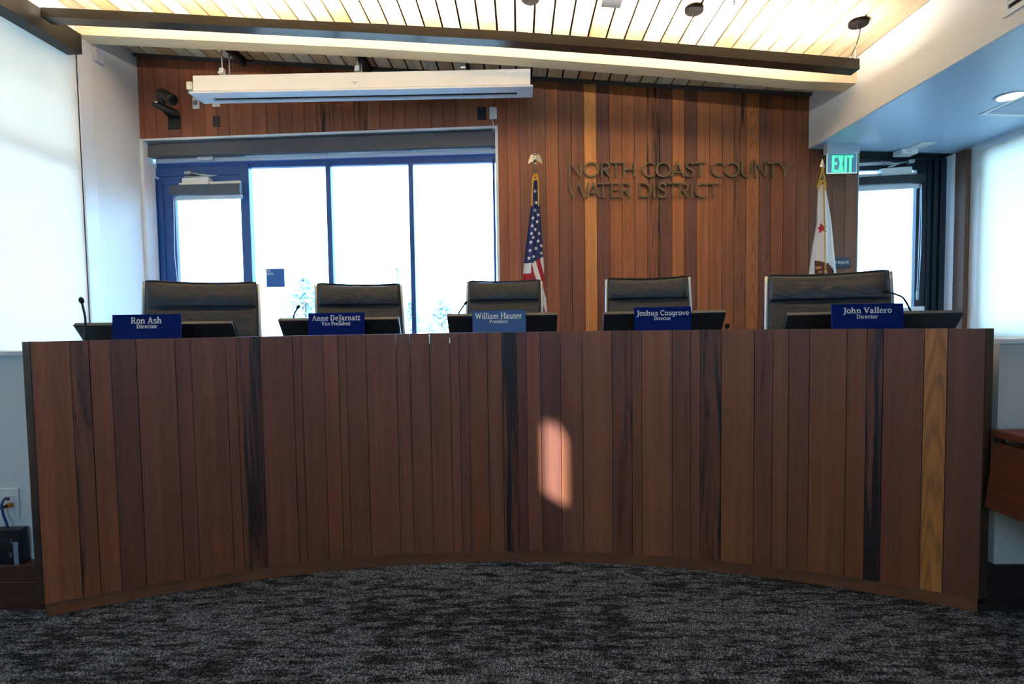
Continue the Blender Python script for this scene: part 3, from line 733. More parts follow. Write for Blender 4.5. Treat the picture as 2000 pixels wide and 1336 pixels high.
closer(YF, [(355, 347.5), (407, 345.5), (407, 360), (355, 361.5)], [(368, 337), (395, 341.5), (423, 343), (395, 345.5), (360, 345)],
       [(359, 334), (371, 333.5), (371, 340), (359, 340)], [(349, 357), (469, 352.5), (469, 358.5), (349, 363)], 'pale door closer with folded arm above the deck door shade', at(385, 350, YF - .06))
def door_shade(Y, cass, hem, chain_px, cassm, label, base):
    s = thing('roller_shade', label, 'roller shade', base, 'roller shades')
    m = MB(); pxquad(m, cass, Y - .11, .1); m.build('cassette', cassm, s, .003)
    m = MB(); pxquad(m, hem, Y - .07, .025); m.build('hem_bar', M('hem bar', 'dbe3ec', .45), s, .003)
    if chain_px:
        m = MB(); pts = [at(x, y, Y - .075) for x, y in chain_px]; m.tube(pts, .0035, 6); m.build('pull_chain', M('bead chain', 'c9d2dc', .35), s)
    return s
s1 = door_shade(YF, [(330, 361.5), (468, 357.5), (468, 377.5), (330, 380.5)], [(342, 384), (472, 378.5), (472, 387), (342, 391.5)], [(342, 386), (344, 430), (347, 500), (349, 552), (346.5, 552), (341, 500), (340, 430), (339, 386)], M('slate shade box', '4a5562', .45, .2), 'slate shade box fixed across the glass of the deck door', at(400, 370, YF - .08))

# right hand door
YD2 = D + .13
d2, X0, X1, zt_ = make_door('door_2', 'dark framed glass exit door right of the redwood boards', 1660, 1809, 1668, 1788, 315, 332, YD2, FRAMED, 1)
mb = MB()
xw = at(1839, 450, YD2).x
mb.box(at(1660, 450, YD2).x, xw, YD2 - .03, YD2 + .06, at(1740, 316, YD2).z, at(1740, 300, YD2).z + .1)
mb.box(at(1809, 450, YD2).x, at(1817, 450, YD2).x, YD2 - .01, YD2 + .06, ZD, at(1740, 314, YD2).z)
mb.box(at(1818.5, 450, YD2).x, at(1827, 450, YD2).x, YD2 - .03, YD2 + .06, ZD, at(1740, 314, YD2).z)
mb.box(at(1828.5, 450, YD2).x, xw, YD2 - .05, YD2 + .06, ZD, at(1740, 314, YD2).z)
mb.box(at(1815, 450, YD2).x, at(1832, 450, YD2).x, YD2 + .0, YD2 + .06, ZD, at(1740, 314, YD2).z)
mb.build('door_frame', FRAMED, d2, .004)
mb = MB(); pxquad(mb, [(1664, 319), (1743, 315), (1743, 321), (1664, 325)], YD2 - .006, .005)
mb.build('transom_slot', M('pale head strip', 'e8eef4', .5), d2)
closer(YD2, [(1722, 329), (1782, 324.5), (1782, 340), (1722, 343)], [(1726, 321), (1760, 318), (1780, 312.5), (1750, 321), (1735, 327)],
       [(1776, 311), (1788, 310), (1788, 317), (1776, 318)], [(1668, 341), (1790, 335.5), (1790, 341), (1668, 346)], 'grey door closer with folded arm above the exit door', at(1750, 334, YD2 - .06))
s2 = door_shade(YD2, [(1662, 347), (1809, 338.5), (1809, 355), (1662, 362)], [(1662, 365), (1796, 358.5), (1796, 367), (1662, 374)], [(1798, 360), (1797, 420), (1794, 500), (1790.5, 575), (1793.5, 578), (1798, 500), (1800, 420), (1800, 360)], CASSD, 'dark shade box fixed across the glass of the exit door', at(1740, 350, YD2 - .08))
m = MB(); p = at(1792, 577, YD2 - .075); m.lathe([(.004, -.045), (.012, -.04), (.012, .03), (.005, .045)], p, 12); m.build('chain_weight', M('chain weight', 'b9c3cf', .3), s2)
mb = MB(); pxquad(mb, [(1762, 601), (1806, 598), (1806, 616), (1762, 618)], YD2 - .06, .059); mb.build('lock_case', TRIMW, d2, .004)
# wall end cap beside the exit door
mb = MB(); mb.box(xe - .004, xe + .006, D - .004, YD2 + .05, ZD, soff(xe)); struct(mb, 'trim_6', STEEL, 'thin metal corner bead at the right edge of the redwood boards', 'trim')

# ------------------------------------------------------------------ left window: frame, glass, shade
win2 = bpy.data.objects.new('window_2', None); COL.objects.link(win2); BASE['window_2'] = Vector((0, 0, 0))
tag(win2, 'tall window in the left wall behind a white translucent shade', 'window', kind='structure')
mb = MB()
for y in (YW0, 1.9, 2.95, YW1 - .05): mb.box(XL - .13, XL - .07, y, y + .05, ZSILL, ZHEAD)
for z in (ZSILL, 2.44, 2.52, ZHEAD - .05): mb.box(XL - .13, XL - .07, YW0, YW1, z, z + .05) if z != 2.52 else None
mb.build('window_frame', FRAME_FLARE, win2)
mb = MB(); mb.box(XL - .11, XL - .104, YW0, YW1, ZSILL, ZHEAD); mb.build('glass_pane', GLASS, win2)
mb = MB(); mb.box(XL - .07, XL - .03, YW1 - .025, YW1 - .001, ZSILL, ZHEAD); mb.build('side_channel', FRAME_FLARE, win2)
bl = thing('roller_shade', 'tall white translucent shade with dark box on the left wall window', 'roller shade', (XL + .06, 3, 3.3), 'roller shades')
mb = MB(); mb.box(XL - .006, XL - .004, YW0 - .0, YW1 - .006, ZSILL, 3.36); mb.build('shade_cloth', CLOTH, bl)
# black box along the window head
c0 = on(130, 0, 0, XL + .13); zt0 = on(100, 29, 0, XL + .13).z; zb0 = on(100, 70, 0, XL + .13).z
ye = on(160, 85, 0, XL + .13).y
mb = MB(); mb.box(XL + .002, XL + .13, YW0, ye, zb0, zt0); mb.build('cassette', M('black shade box', '191716', .5), bl, .003)
# white jamb lining
mb = MB(); mb.box(XL - .07, XL + .012, YW1, YW1 + .14, ZSILL - .1, ZHEAD + .02); struct(mb, 'trim_7', TRIMW, 'white jamb beside the tall left window', 'window jamb', .004)
sen = thing('wall_sensor', 'small white box high on the left wall beside the black shade box', 'sensor', on(190, 110, 0, XL + .02), None)
q = on(190, 110, 0, XL); m = MB(); m.box(XL + .001, XL + .028, q.y - .045, q.y + .045, q.z - .06, q.z + .06); m.build('sensor_body', M('wall box white', 'dcd8dc', .5), sen, .004)
m = MB(); m.tube([on(161, 82, 0, XL + .006), on(175, 95, 0, XL + .006), on(188, 108, 0, XL + .03)], .003, 6); m.build('wire', WHITEP, sen)

# right window
win3 = bpy.data.objects.new('window_3', None); COL.objects.link(win3); BASE['window_3'] = Vector((0, 0, 0))
tag(win3, 'window in the far right wall behind a glowing white shade', 'window', kind='structure')
mb = MB()
for y in (RY0, 3.7, RY1 - .05): mb.box(XR + .07, XR + .13, y, y + .05, .85, 2.52)
for z in (.85, 2.47): mb.box(XR + .07, XR + .13, RY0, RY1, z, z + .05)
mb.build('window_frame', FRAMED, win3)
mb = MB(); mb.box(XR + .1, XR + .106, RY0, RY1, .85, 2.52); mb.build('glass_pane', GLASS, win3)
bl3 = thing('roller_shade', 'glowing white translucent shade on the far right window', 'roller shade', (XR - .02, 4, 2.5), 'roller shades')
mb = MB(); mb.box(XR - .012, XR - .010, RY0, RY1 + .03, .82, 2.535); mb.build('shade_cloth', CLOTH2, bl3)
mb = MB(); mb.box(XR - .03, XR - .013, RY0, RY1 + .03, 2.535, 2.56); mb.build('cassette', M('white head rail', 'dfe6ea', .4), bl3)
win4 = bpy.data.objects.new('window_4', None); COL.objects.link(win4); BASE['window_4'] = Vector((0, 0, 0))
tag(win4, 'wide window in the wall behind the viewer', 'window', kind='structure')
mb = MB()
for x in (RWX0, -.6, .3, RWX1 - .05): mb.box(x, x + .05, YN - .12, YN - .06, RWZ0, RWZ1)
for z in (RWZ0, RWZ1 - .05): mb.box(RWX0, RWX1, YN - .12, YN - .06, z, z + .05)
mb.build('window_frame', FRAMED, win4)
mb = MB(); mb.box(RWX0, RWX1, YN - .1, YN - .094, RWZ0, RWZ1); mb.build('glass_pane', GLASS, win4)
# wood post and pale strip on the right wall
ya, yb = on(1889, 400, 0, XR - .03).y, on(1868, 400, 0, XR - .03).y
mb = MB(); mb.box(XR - .05, XR - .001, ya, yb, ZD, 2.585); struct(mb, 'trim_8', POSTW, 'upright brown wood post on the right wall beside the exit door', 'post', .002)
mb = MB(); mb.box(XR - .045, XR - .001, yb + .001, yb + .05, ZD, 2.585); struct(mb, 'trim_9', TRIMW, 'narrow bright white strip left of the brown wood post', 'trim', .002)

# ------------------------------------------------------------------ things on the ceiling
YP = 3.88
pend = thing('linear_pendant', 'long dark bronze linear pendant light hanging under the cedar slats', 'pendant light', at(1000, 70, YP), 'linear pendants')
tp = [(79, 14), (300, 24), (500, 35.5), (750, 47), (1000, 61), (1250, 79), (1500, 99.5), (1679, 114.5)]
bp = [(79, 33), (300, 43), (500, 53.5), (750, 66), (1000, 80), (1250, 98), (1500, 119.5), (1679, 135)]
mb = MB(); mu = MB(); PW = .10
for i in range(len(tp) - 1):
    a, b, c, d = at(*bp[i], YP), at(*bp[i + 1], YP), at(*tp[i + 1], YP), at(*tp[i], YP); dv = Vector((0, PW, 0))
    mb.hexa([a, b, c, d, a + dv, b + dv, c + dv, d + dv])
    lo = (a * .22 + d * .78) * 0 + a.lerp(d, .25); lo2 = b.lerp(c, .25); e = Vector((0, -.003, 0))
    mb.hexa([a + e, b + e, lo2 + e, lo + e, a, b, lo2, lo])
    up = Vector((0, 0, .003)); y0 = Vector((0, .02, 0)); y1 = Vector((0, .08, 0))
    mu.hexa([d + y0 + up * .2, c + y0 + up * .2, c + y0 + up, d + y0 + up, d + y1 + up * .2, c + y1 + up * .2, c + y1 + up, d + y1 + up])
mb.build('housing', PENDM, pend); mu.build('uplight_strip', LEDUP, pend)
pend2 = thing('linear_pendant', 'second bronze linear pendant light behind the viewer', 'pendant light', (0, 1.4, 3.1), 'linear pendants')
mb = MB(); mu = MB()
P = [(-3.2, 1.4, ceil(-3.2) - .26), (2.4, 1.4, ceil(2.4) - .26), (2.4, 1.4, ceil(2.4) - .18), (-3.2, 1.4, ceil(-3.2) - .18)]
mb.hexa(P + [(p[0], 1.5, p[2]) for p in P]); mb.build('housing', PENDM, pend2)
P = [(-3.2, 1.42, ceil(-3.2) - .179), (2.4, 1.42, ceil(2.4) - .179), (2.4, 1.42, ceil(2.4) - .176), (-3.2, 1.42, ceil(-3.2) - .176)]
mu.hexa(P + [(p[0], 1.48, p[2]) for p in P]); mu.build('uplight_strip', LEDUP, pend2)
for x in (-2.2, 0, 2.0):
    m = MB(); m.tube([(x, 1.45, ceil(x) - .18), (x, 1.45, ceil(x) - .01)], .002, 6); m.build('suspension_wire', STEEL, pend2)
def canopy(px, py, cord, label):
    d = ray(px, py); t = (ceil(0) - HC) / (d.z - CM * d.x); p = EYE + d * t
    c = thing('ceiling_canopy', label, 'ceiling canopy', p, 'pendant canopies')
    rot = Matrix.Rotation(math.atan(-CM), 4, 'Y')
    m = MB(); m.lathe([(.062, -.026), (.066, -.022), (.066, -.001)], (0, 0, 0), 28); m.xform(Matrix.Translation(p) @ rot); m.build('canopy_disc', DARKM, c)
    if cord:
        m = MB(); end = at(cord[0], cord[1], YP + .05)
        s = p + Vector((.015, 0, -.026)); mid = s.lerp(end, .5) + Vector((.035, 0, .01))
        pts = [(s * (1 - k) ** 2 + mid * 2 * k * (1 - k) + end * k * k) for k in [i / 10 for i in range(11)]]
        m.tube(pts, .0035, 6); m.build('power_cord', BLACKP, c)
    w0 = p + Vector((-.01, 0, -.026))
    # wire down to the pendant
    X = w0.x; zt2 = None
    for i in range(len(tp) - 1):
        a, b = at(*tp[i], YP), at(*tp[i + 1], YP)
        if a.x <= X <= b.x: zt2 = a.z + (b.z - a.z) * (X - a.x) / (b.x - a.x)
    if zt2 is not None:
        m = MB(); m.tube([w0, Vector((X, YP + .05, zt2 + .003))], .0016, 5); m.build('suspension_wire', STEEL, c)
    return c
canopy(1677, 42, (1660, 113), 'round dark canopy with curved cord at the right end of the pendant')
canopy(1356, 16, None, 'round dark canopy with thin wire, middle one above the pendant')
canopy(1036, -6, None, 'round dark canopy cut off by the top edge above the flag')
d = ray(1197, -6); t = (ceil(0) - HC) / (d.z - CM * d.x); p = EYE + d * t
mt = thing('projector_mount', 'square dark mounting plate with screws on the cedar slats', 'mount', p)
rot = Matrix.Rotation(math.atan(-CM), 4, 'Y')
m = MB(); m.box(-.07, .07, -.08, .08, -.03, -.001); m.xform(Matrix.Translation(p) @ rot); m.build('plate', BLACKP, mt, .003)
for a in (-.045, .045):
    m = MB(); m.lathe([(.005, -.004), (.005, 0)], (0, 0, 0), 10); m.xform(Matrix.Translation(p) @ rot @ Matrix.Translation((a, -.06, -.03))); m.build('screw', STEEL, mt)
d = ray(1434, 0); t = (ceil(0) - HC) / (d.z - CM * d.x); p = EYE + d * t
spr = thing('fire_sprinkler', 'small white sprinkler head on the cedar slats', 'sprinkler', p)
m = MB(); m.lathe([(.03, -.006), (.03, -.001)], p, 18); m.build('escutcheon', WHITEP, spr)
m = MB(); m.lathe([(.010, -.045), (.018, -.042), (.006, -.038), (.009, -.007)], p, 14); m.build('sprinkler_head', STEEL, spr)
# low ceiling things
def soffpt(px, py):
    d = ray(px, py); s = (2.60 - 2.668) / (XR - XS); t = (2.668 - s * XS - HC) / (d.z - s * d.x); return EYE + d * t
p = soffpt(1973, 188)
dl = thing('recessed_downlight', 'round lit downlight in the low white ceiling', 'downlight', p)
m = MB(); m.lathe([(.092, -.004), (.095, 0)], p, 36); m.build('trim_ring', M('downlight ring', 'e3e8ee', .4), dl)
m = MB(); m.lathe([(.073, -.006), (.073, -.0045)], p, 36); m.build('lens', LEDDOWN, dl)
vent = thing('ceiling_diffuser', 'square flush air diffuser beside the round downlight', 'air diffuser', soffpt(1990, 215))
c0 = soffpt(1912, 223.5); m = MB(); x0, y0 = c0.x, c0.y
for (a, b, c, dd) in ((0, .6, -.03, 0), (0, .6, -.6, -.57), (0, .03, -.57, -.03), (.57, .6, -.57, -.03)):
    m.hexa([(x0 + a, y0 + c, soff(x0 + a) - .006), (x0 + b, y0 + c, soff(x0 + b) - .006), (x0 + b, y0 + dd, soff(x0 + b) - .006), (x0 + a, y0 + dd, soff(x0 + a) - .006),
            (x0 + a, y0 + c, soff(x0 + a) - .0005), (x0 + b, y0 + c, soff(x0 + b) - .0005), (x0 + b, y0 + dd, soff(x0 + b) - .0005), (x0 + a, y0 + dd, soff(x0 + a) - .0005)])
m.build('frame', TRIMW, vent)
m = MB(); a, b, c, dd = .045, .555, -.555, -.045
m.hexa([(x0 + a, y0 + c, soff(x0 + a) - .004), (x0 + b, y0 + c, soff(x0 + b) - .004), (x0 + b, y0 + dd, soff(x0 + b) - .004), (x0 + a, y0 + dd, soff(x0 + a) - .004),
        (x0 + a, y0 + c, soff(x0 + a) - .0005), (x0 + b, y0 + c, soff(x0 + b) - .0005), (x0 + b, y0 + dd, soff(x0 + b) - .0005), (x0 + a, y0 + dd, soff(x0 + a) - .0005)])
m.build('face_plate', M('diffuser plate', '9fb0c4', .45), vent)
p = soffpt(1770, 293); det = thing('smoke_detector', 'small white detector box on the low ceiling above the exit door', 'detector', p)
m = MB(); x0, x1, z0, z1 = rect(1753, 293, 1787, 303, p.y); m.box(x0, x1, p.y - .05, p.y + .07, z0, soff(p.x) + .003); m.build('detector_body', WHITEP, det, .012)
m = MB(); m.box(x0 + .05, x1 - .06, p.y - .053, p.y - .049, z0 + .015, z0 + .035); m.build('detector_grille', M('detector grille', 'c4cdd6', .5), det)
p = soffpt(1800, 282); cov = thing('access_cover', 'flat small cover plate on the low ceiling beside the detector', 'cover plate', p)
m = MB(); m.box(p.x - .05, p.x + .09, p.y - .06, p.y + .1, soff(p.x) - .008, soff(p.x) - .0005); m.build('plate', WHITEP, cov, .003)
# supply air grille on the soffit face
q0 = on(1962, 34, 0, XS); q1 = on(2010, -20, 0, XS)
gr = thing('air_grille', 'white slotted air grille high on the soffit face', 'air grille', q0)
y0, y1 = q0.y, q0.y - .62; zb_ = q0.z - .005; zt2 = zb_ + .21
m = MB(); X = XS - .012
for z0, z1 in ((zb_, zb_ + .032), (zb_ + .178, zt2)): m.box(X, XS - .0005, y1, y0, z0, z1)
m.box(X, XS - .0005, y0 - .03, y0, zb_ + .0321, zb_ + .1779); m.box(X, XS - .0005, y1, y1 + .03, zb_ + .0321, zb_ + .1779)
m.build('frame', TRIMW, gr)
for k in range(3):
    m = MB(); z = zb_ + .032 + k * .049; m.box(X + .002, XS - .0008, y1 + .03, y0 - .03, z + .026, z + .046); m.build('louvre', TRIMW, gr)
m = MB(); m.box(XS - .004, XS - .0005, y1 + .03, y0 - .03, zb_ + .032, zb_ + .178); m.build('slot_back', BLACKF, gr)

# ------------------------------------------------------------------ projection screen and its hangers
YS0, YS1 = 4.60, 4.80
scr = thing('projection_screen', 'long white motorised projection screen case hung above the back window', 'projection screen', at(700, 165, YS0))
mb = MB()
a, b = at(376, 147.5, YS0), at(1036, 134, YS0); c, d_ = at(1036, 165, YS0), at(377, 178, YS0)
dv = Vector((0, YS1 - YS0 - .01, 0)); mb.hexa([d_, c, b, a, d_ + dv, c + dv, b + dv, a + dv]); mb.build('case', SCREENW, scr, .004)
mb = MB(); e0 = at(368, 179, YS0 - .015); e1 = at(1041, 165.5, YS0 - .015); dn = Vector((0, 0, -.014))
dv = Vector((0, .225, 0)); h = Vector((0, .115, 0)); g = Vector((0, .180, 0)); sl = Vector((.14, 0, 0))
def slabq(p0, p1, o0, o1): mb.hexa([p0 + o0 + dn, p1 + o0 + dn, p1 + o0, p0 + o0, p0 + o1 + dn, p1 + o1 + dn, p1 + o1, p0 + o1])
Z3 = Vector((0, 0, 0)); slabq(e0, e1, Z3, h); slabq(e0, e1, g, dv); slabq(e0, e0 + sl, h, g); slabq(e1 - sl, e1, h, g)
mb.build('bottom_flange', M('screen flange white', 'e9edf2', .35), scr)
mb = MB(); up = Vector((0, 0, .002)); mb.hexa([e0 + h + up, e1 + h + up, e1 + h + up * 3, e0 + h + up * 3, e0 + g + up, e1 + g + up, e1 + g + up * 3, e0 + g + up * 3]); mb.build('slot', BLACKF, scr)
m = MB(); x0, x1, z0, z1 = rect(366.5, 161, 377, 176, YS0 + .05); m.box(x0, x1 + .002, YS0 + .03, YS0 + .1, z0, z1); m.build('junction_box', M('cream box', 'e6dfc8', .5), scr, .003)
m = MB(); p = at(901, 188, YS1 - .06); m.lathe([(.006, -.022), (.008, -.012), (.004, 0), (.004, .03)], p, 10); m.build('pull_tab', WHITEP, scr)
m = MB(); p = at(693, 160.5, YS0)
for k, (w, zz) in enumerate(((.058, 0), (.024, -.0125))):
    for j in range(int(w / .006)):
        m.box(p.x - w / 2 + j * .006, p.x - w / 2 + j * .006 + .0045, YS0 - .0012, YS0 - .0002, p.z + zz - .003, p.z + zz + .003)
m.build('maker_print', GREYMARK, scr)
def hanger(px, pytop, pyb, label):
    p = at(px, pytop, 4.66); h = thing('strut_hanger', label, 'hanger', p, 'screen hangers')
    zc = ceil(p.x); x = p.x + .035
    m = MB()
    for a_, b_, z0, z1 in ((-.021, .021, zc - .045, zc - .041), (-.021, -.018, zc - .045, zc - .002), (.018, .021, zc - .045, zc - .002)):
        m.box(x + a_, x + b_, YB + BD + .01, D - .055, z0 - .03, z1 - .03 if z1 < zc - .03 else z1)
    m.box(x - .021, x + .021, YB + BD + .01, D - .055, zc - .03, zc - .0015)
    m.build('channel', M('dark strut', '2f3138', .45, .5), h)
    for k, yy in enumerate((4.66, 4.78)):
        zz = at(px, pyb, 4.66).z
        m = MB(); m.tube([(x, yy, zz - .005), (x, yy, zc - .05)], .006, 8); m.build('threaded_rod', STEEL, h)
    m = MB(); zz = at(px, pyb, 4.66).z
    m.box(x - .022, x + .022, 4.625, 4.80, zz - .004, zz + .012); m.box(x - .02, x + .02, 4.64, 4.68, zz + .012, zz + .05); m.build('bracket', M('bracket white', 'dfe2e6', .4), h, .002)
    m = MB(); m.box(x - .04, x + .04, 4.63, 4.70, zc - .085, zc - .075); m.build('beam_clamp', STEEL, h, .002)
hanger(425, 97, 145.5, 'dark strut with two rods holding the left end of the screen case')
hanger(690, 107, 141, 'dark strut with rods holding the middle of the screen case')
hanger(897, 117, 136, 'strut and clamp holding the right part of the screen case')

# ------------------------------------------------------------------ small things on the wood wall
def plate(x0, y0, x1, y1, m_, label, group, screws=True, Y=D, toggle=False):
    X0, X1, Z0, Z1 = rect(x0, y0, x1, y1, Y)
    t_ = thing('wall_plate', label, 'wall plate', ((X0 + X1) / 2, Y, (Z0 + Z1) / 2), group)
    m = MB(); m.box(X0, X1, Y - .008, Y - .0005, Z0, Z1); m.build('plate', m_, t_, .002)
    if screws:
        for f in (.14, .86):
            m = MB(); m.lathe([(.004, -.0025), (.004, 0)], ((X0 + X1) / 2, Y - .008, Z0 + (Z1 - Z0) * f), 10, axis='Y'); m.build('screw', STEEL, t_)
    if toggle:
        m = MB(); xm, zm = (X0 + X1) / 2, (Z0 + Z1) / 2; m.hexa([(xm - .012, Y - .035, zm - .03), (xm + .012, Y - .035, zm - .03), (xm + .018, Y - .03, zm + .01), (xm - .018, Y - .03, zm + .01), (xm - .015, Y - .008, zm - .02), (xm + .015, Y - .008, zm - .02), (xm + .015, Y - .008, zm + .025), (xm - .015, Y - .008, zm + .025)]); m.build('switch', M('grey toggle', '8b8e92', .4), t_, .002)
    return t_
plate(416.5, 226.5, 430, 248, BLACKP, 'dark plate on the redwood wall under the left end of the screen', 'dark wall plates')
plate(932.5, 209.5, 949.5, 234.5, BLACKP, 'glossy dark plate beside the white plate above the window corner', 'dark wall plates')
wp = plate(956, 209.5, 970.5, 233, WHITEP, 'white plate with dangling white cable above the window corner', 'white wall plates')
m = MB(); m.tube([at(963.5, 221, D - .012), at(962, 236, D - .03), at(965, 247, D - .035), at(963, 255, D - .025), at(960, 255, D - .02)], .004, 6); m.build('cable', WHITEP, wp)
plate(376.5, 190, 390, 213, WHITEP, 'white switch plate half hidden under the screen corner, the left of two', 'white wall plates', False, toggle=True)
plate(415, 186, 430, 209, WHITEP, 'white plate half hidden under the screen, right of the switch plate', 'white wall plates')
# PTZ camera on its bracket
Yc = D
X0, X1, Z0, Z1 = rect(329, 226, 353, 253, Yc)
pc = thing('conference_camera', 'black swivel camera on a wall bracket left of the screen', 'camera', ((X0 + X1) / 2, Yc, Z0))
m = MB(); m.box(X0, X1, Yc - .01, Yc - .0005, Z0, Z1); m.build('bracket_plate', BLACKP, pc, .002)
for fx in (.32, .68):
    for fz in (.18, .8):
        m = MB(); m.lathe([(.004, -.002), (.004, 0)], (X0 + (X1 - X0) * fx, Yc - .0105, Z0 + (Z1 - Z0) * fz), 8, axis='Y'); m.build('screw', STEEL, pc)
bc = at(326, 220, 4.95)
m = MB(); m.prism([(X0 + .02, Yc - .01, Z1 - .03), (X1 - .02, Yc - .01, Z1 - .03), (X1 - .02, Yc - .01, Z1 + .005), (X0 + .02, Yc - .01, Z1 + .005)], (bc.x - (X0 + X1) / 2, -.16, .02)); m.build('shelf_arm', BLACKP, pc)
rt = Matrix.Rotation(math.radians(24), 4, 'Y') @ Matrix.Rotation(math.radians(10), 4, 'X')
bc = at(323, 211, 4.92)
m = MB(); m.lathe([(.075, -.030), (.104, -.020), (.110, 0), (.104, .014), (.07, .024)], (0, 0, 0), 36); m.xform(Matrix.Translation(bc) @ rt); m.build('camera_base', BLACKP, pc)
m = MB(); m.ball((0, 0, 0), .074, 20, sc=(.52, .62, 1.0)); m.xform(Matrix.Translation(at(314.5, 190, 4.885)) @ Matrix.Rotation(math.radians(-8), 4, 'Y')); m.build('yoke', BLACKP, pc)
h0, h1 = at(317, 184, 4.90), at(336.5, 195.5, 4.86); hv = (h1 - h0).normalized(); L_ = (h1 - h0).length
m = MB(); m.tube([h0 - hv * .02, h0 - hv * .012, h0, h1, h1 + hv * .012, h1 + hv * .014], [.02, .042, .054, .054, .048, .038], 28); m.build('camera_head', M('black camera gloss', '121417', .3), pc)
m = MB(); m.tube([h1 + hv * .0135, h1 + hv * .017], [.03, .028], 24); m.build('lens', M('camera lens', '08090c', .08), pc)
m = MB(); lp = bc + Vector((-.028, -.085, .016)); m.box(lp.x - .014, lp.x + .014, lp.y - .004, lp.y, lp.z, lp.z + .008); m.box(lp.x - .003, lp.x + .006, lp.y - .004, lp.y, lp.z - .012, lp.z); m.build('emblem', TEXTW, pc)

# raised letters
sign = thing('wall_lettering', 'raised bronze letters reading NORTH COAST COUNTY WATER DISTRICT on the redwood wall', 'lettering', at(1330, 350, D))
ROWS = [(316.2, 345.6, [('N', 1111, 1135.5), ('O', 1140, 1170), ('R', 1173.5, 1193), ('T', 1192, 1214.5), ('H', 1217.5, 1240.5), ('C', 1255, 1279), ('O', 1280.5, 1310.5), ('A', 1310, 1337.5), ('S', 1337, 1356.5), ('T', 1356.5, 1378.5), ('C', 1390, 1414.5), ('O', 1415.5, 1445), ('U', 1447.5, 1470.5), ('N', 1474.5, 1497.5), ('T', 1499, 1521.5), ('Y', 1520.5, 1546)]),
        (357, 386, [('W', 1109.5, 1151), ('A', 1145, 1172.5), ('T', 1167, 1190.5), ('E', 1193.5, 1210.5), ('R', 1214, 1233), ('D', 1248, 1273), ('I', 1276, 1279.5), ('S', 1283.5, 1303), ('T', 1303, 1326), ('R', 1327, 1346.5), ('I', 1349.5, 1353), ('C', 1357.5, 1381.5), ('T', 1382.5, 1405)])]
for ya_, yb_, L in ROWS:
    ym = (ya_ + yb_) / 2
    for ch, a_, b_ in L:
        A0, A1 = at(a_, ym, D - .03), at(b_, ym, D - .03); zt3, zb3 = at((a_ + b_) / 2, ya_, D - .03).z, at((a_ + b_) / 2, yb_, D - .03).z
        w_ = SANS[ch][0]; sx = (A1.x - A0.x) / w_; sz = zt3 - zb3
        m = MB()
        f3 = lambda u, v, A0=A0, sx=sx, zb3=zb3, sz=sz: Vector((A0.x + u * sz * 1.0 * (1), D - .03, zb3 + v * sz))
        kx = sx / sz
        sans(m, ch, lambda u, v: Vector((A0.x + u * sz, D - .03, zb3 + v * sz)), (0, .02, 0), .115, 0, kx)
        m.build('letter', LETTERM, sign)
# standoffs are hidden: letters sit a finger's width off the boards

# EXIT sign
YE = 4.95
ex_ = thing('exit_sign', 'edge lit green EXIT sign hung under the low ceiling', 'exit sign', at(1644, 300, YE))
m = MB(); x0, x1, z0, z1 = rect(1612, 286.5, 1676.5, 301, YE); m.box(x0, x1, YE - .03, YE + .035, z0, soff(x0) + .003); m.build('housing', M('exit housing', 'b9c3cf', .4, .2), ex_, .006)
x0, x1, z0, z1 = rect(1615.5, 300, 1673, 337.5, YE)
m = MB(); m.box(x0, x1, YE - .003, YE + .003, z0, z1); m.build('panel', M('exit acrylic', '8fb4d2', .15), ex_)
m = MB(); m.box(x0 - .003, x0, YE - .0035, YE + .0035, z0, z1); m.box(x1, x1 + .003, YE - .0035, YE + .0035, z0, z1); m.box(x0 - .003, x1 + .003, YE - .0035, YE + .0035, z0 - .005, z0); m.build('edge_glow', EXITW, ex_)
def block_text(m, rows, Y, ext, mi=0):
    for ch, quads in rows:
        for q in quads: pass
m = MB()
def eb(a_, b_, c_, d_): X0, X1, Z0, Z1 = rect(a_, b_, c_, d_, YE - .005); m.box(X0, X1, YE - .006, YE - .0035, Z0, Z1)
eb(1625, 303.5, 1629.5, 336); eb(1629.5, 303.5, 1636, 308); eb(1629.5, 317, 1635, 321.5); eb(1629.5, 331.5, 1636, 336)
pxquad(m, [(1637.3, 303.5), (1642, 303.5), (1648, 336), (1643.3, 336)], YE - .006, .0025); pxquad(m, [(1643.3, 303.5), (1648, 303.5), (1642, 336), (1637.3, 336)], YE - .0062, .0025)
eb(1649.5, 303.5, 1654, 336); eb(1655.5, 303.5, 1666.5, 308); eb(1658.7, 308, 1663.3, 336)
m.build('letters', EXITG, ex_)

# EXIT ROUTE and DECK signs
x0, x1, z0, z1 = rect(1616, 503, 1660.5, 523.5, D)
er = thing('route_sign', 'dark navy EXIT ROUTE sign partly hidden behind the white flag', 'sign', ((x0 + x1) / 2, D, z0))
m = MB(); m.box(x0, x1, D - .008, D - .0005, z0, z1); m.build('plate', NAVYD, er, .002)
m = MB(); hgt = .026; xx = at(1657, 513, D).x
txt = 'EXIT ROUTE'; wid = sum((SANS[c][0] + .13) if c != ' ' else .4 for c in txt) * hgt; xx -= wid; zz = at(1640, 515.5, D).z
for ch in txt:
    if ch == ' ': xx += .4 * hgt; continue
    sans(m, ch, lambda u, v: Vector((xx + u * hgt, D - .0095, zz + v * hgt)), (0, .0012, 0), .16); xx += (SANS[ch][0] + .13) * hgt
m.build('lettering', TEXTW, er)
x0, x1, z0, z1 = rect(518.7, 524.5, 554, 560.5, YF - .003)
dk = thing('deck_sign', 'square blue sign reading 201 DECK stuck on the back window glass', 'sign', ((x0 + x1) / 2, YF, z0))
m = MB(); m.box(x0, x1, YF + .012, YF + .0245, z0, z1); m.build('plate', NAVYS, dk, .001)
m = MB()
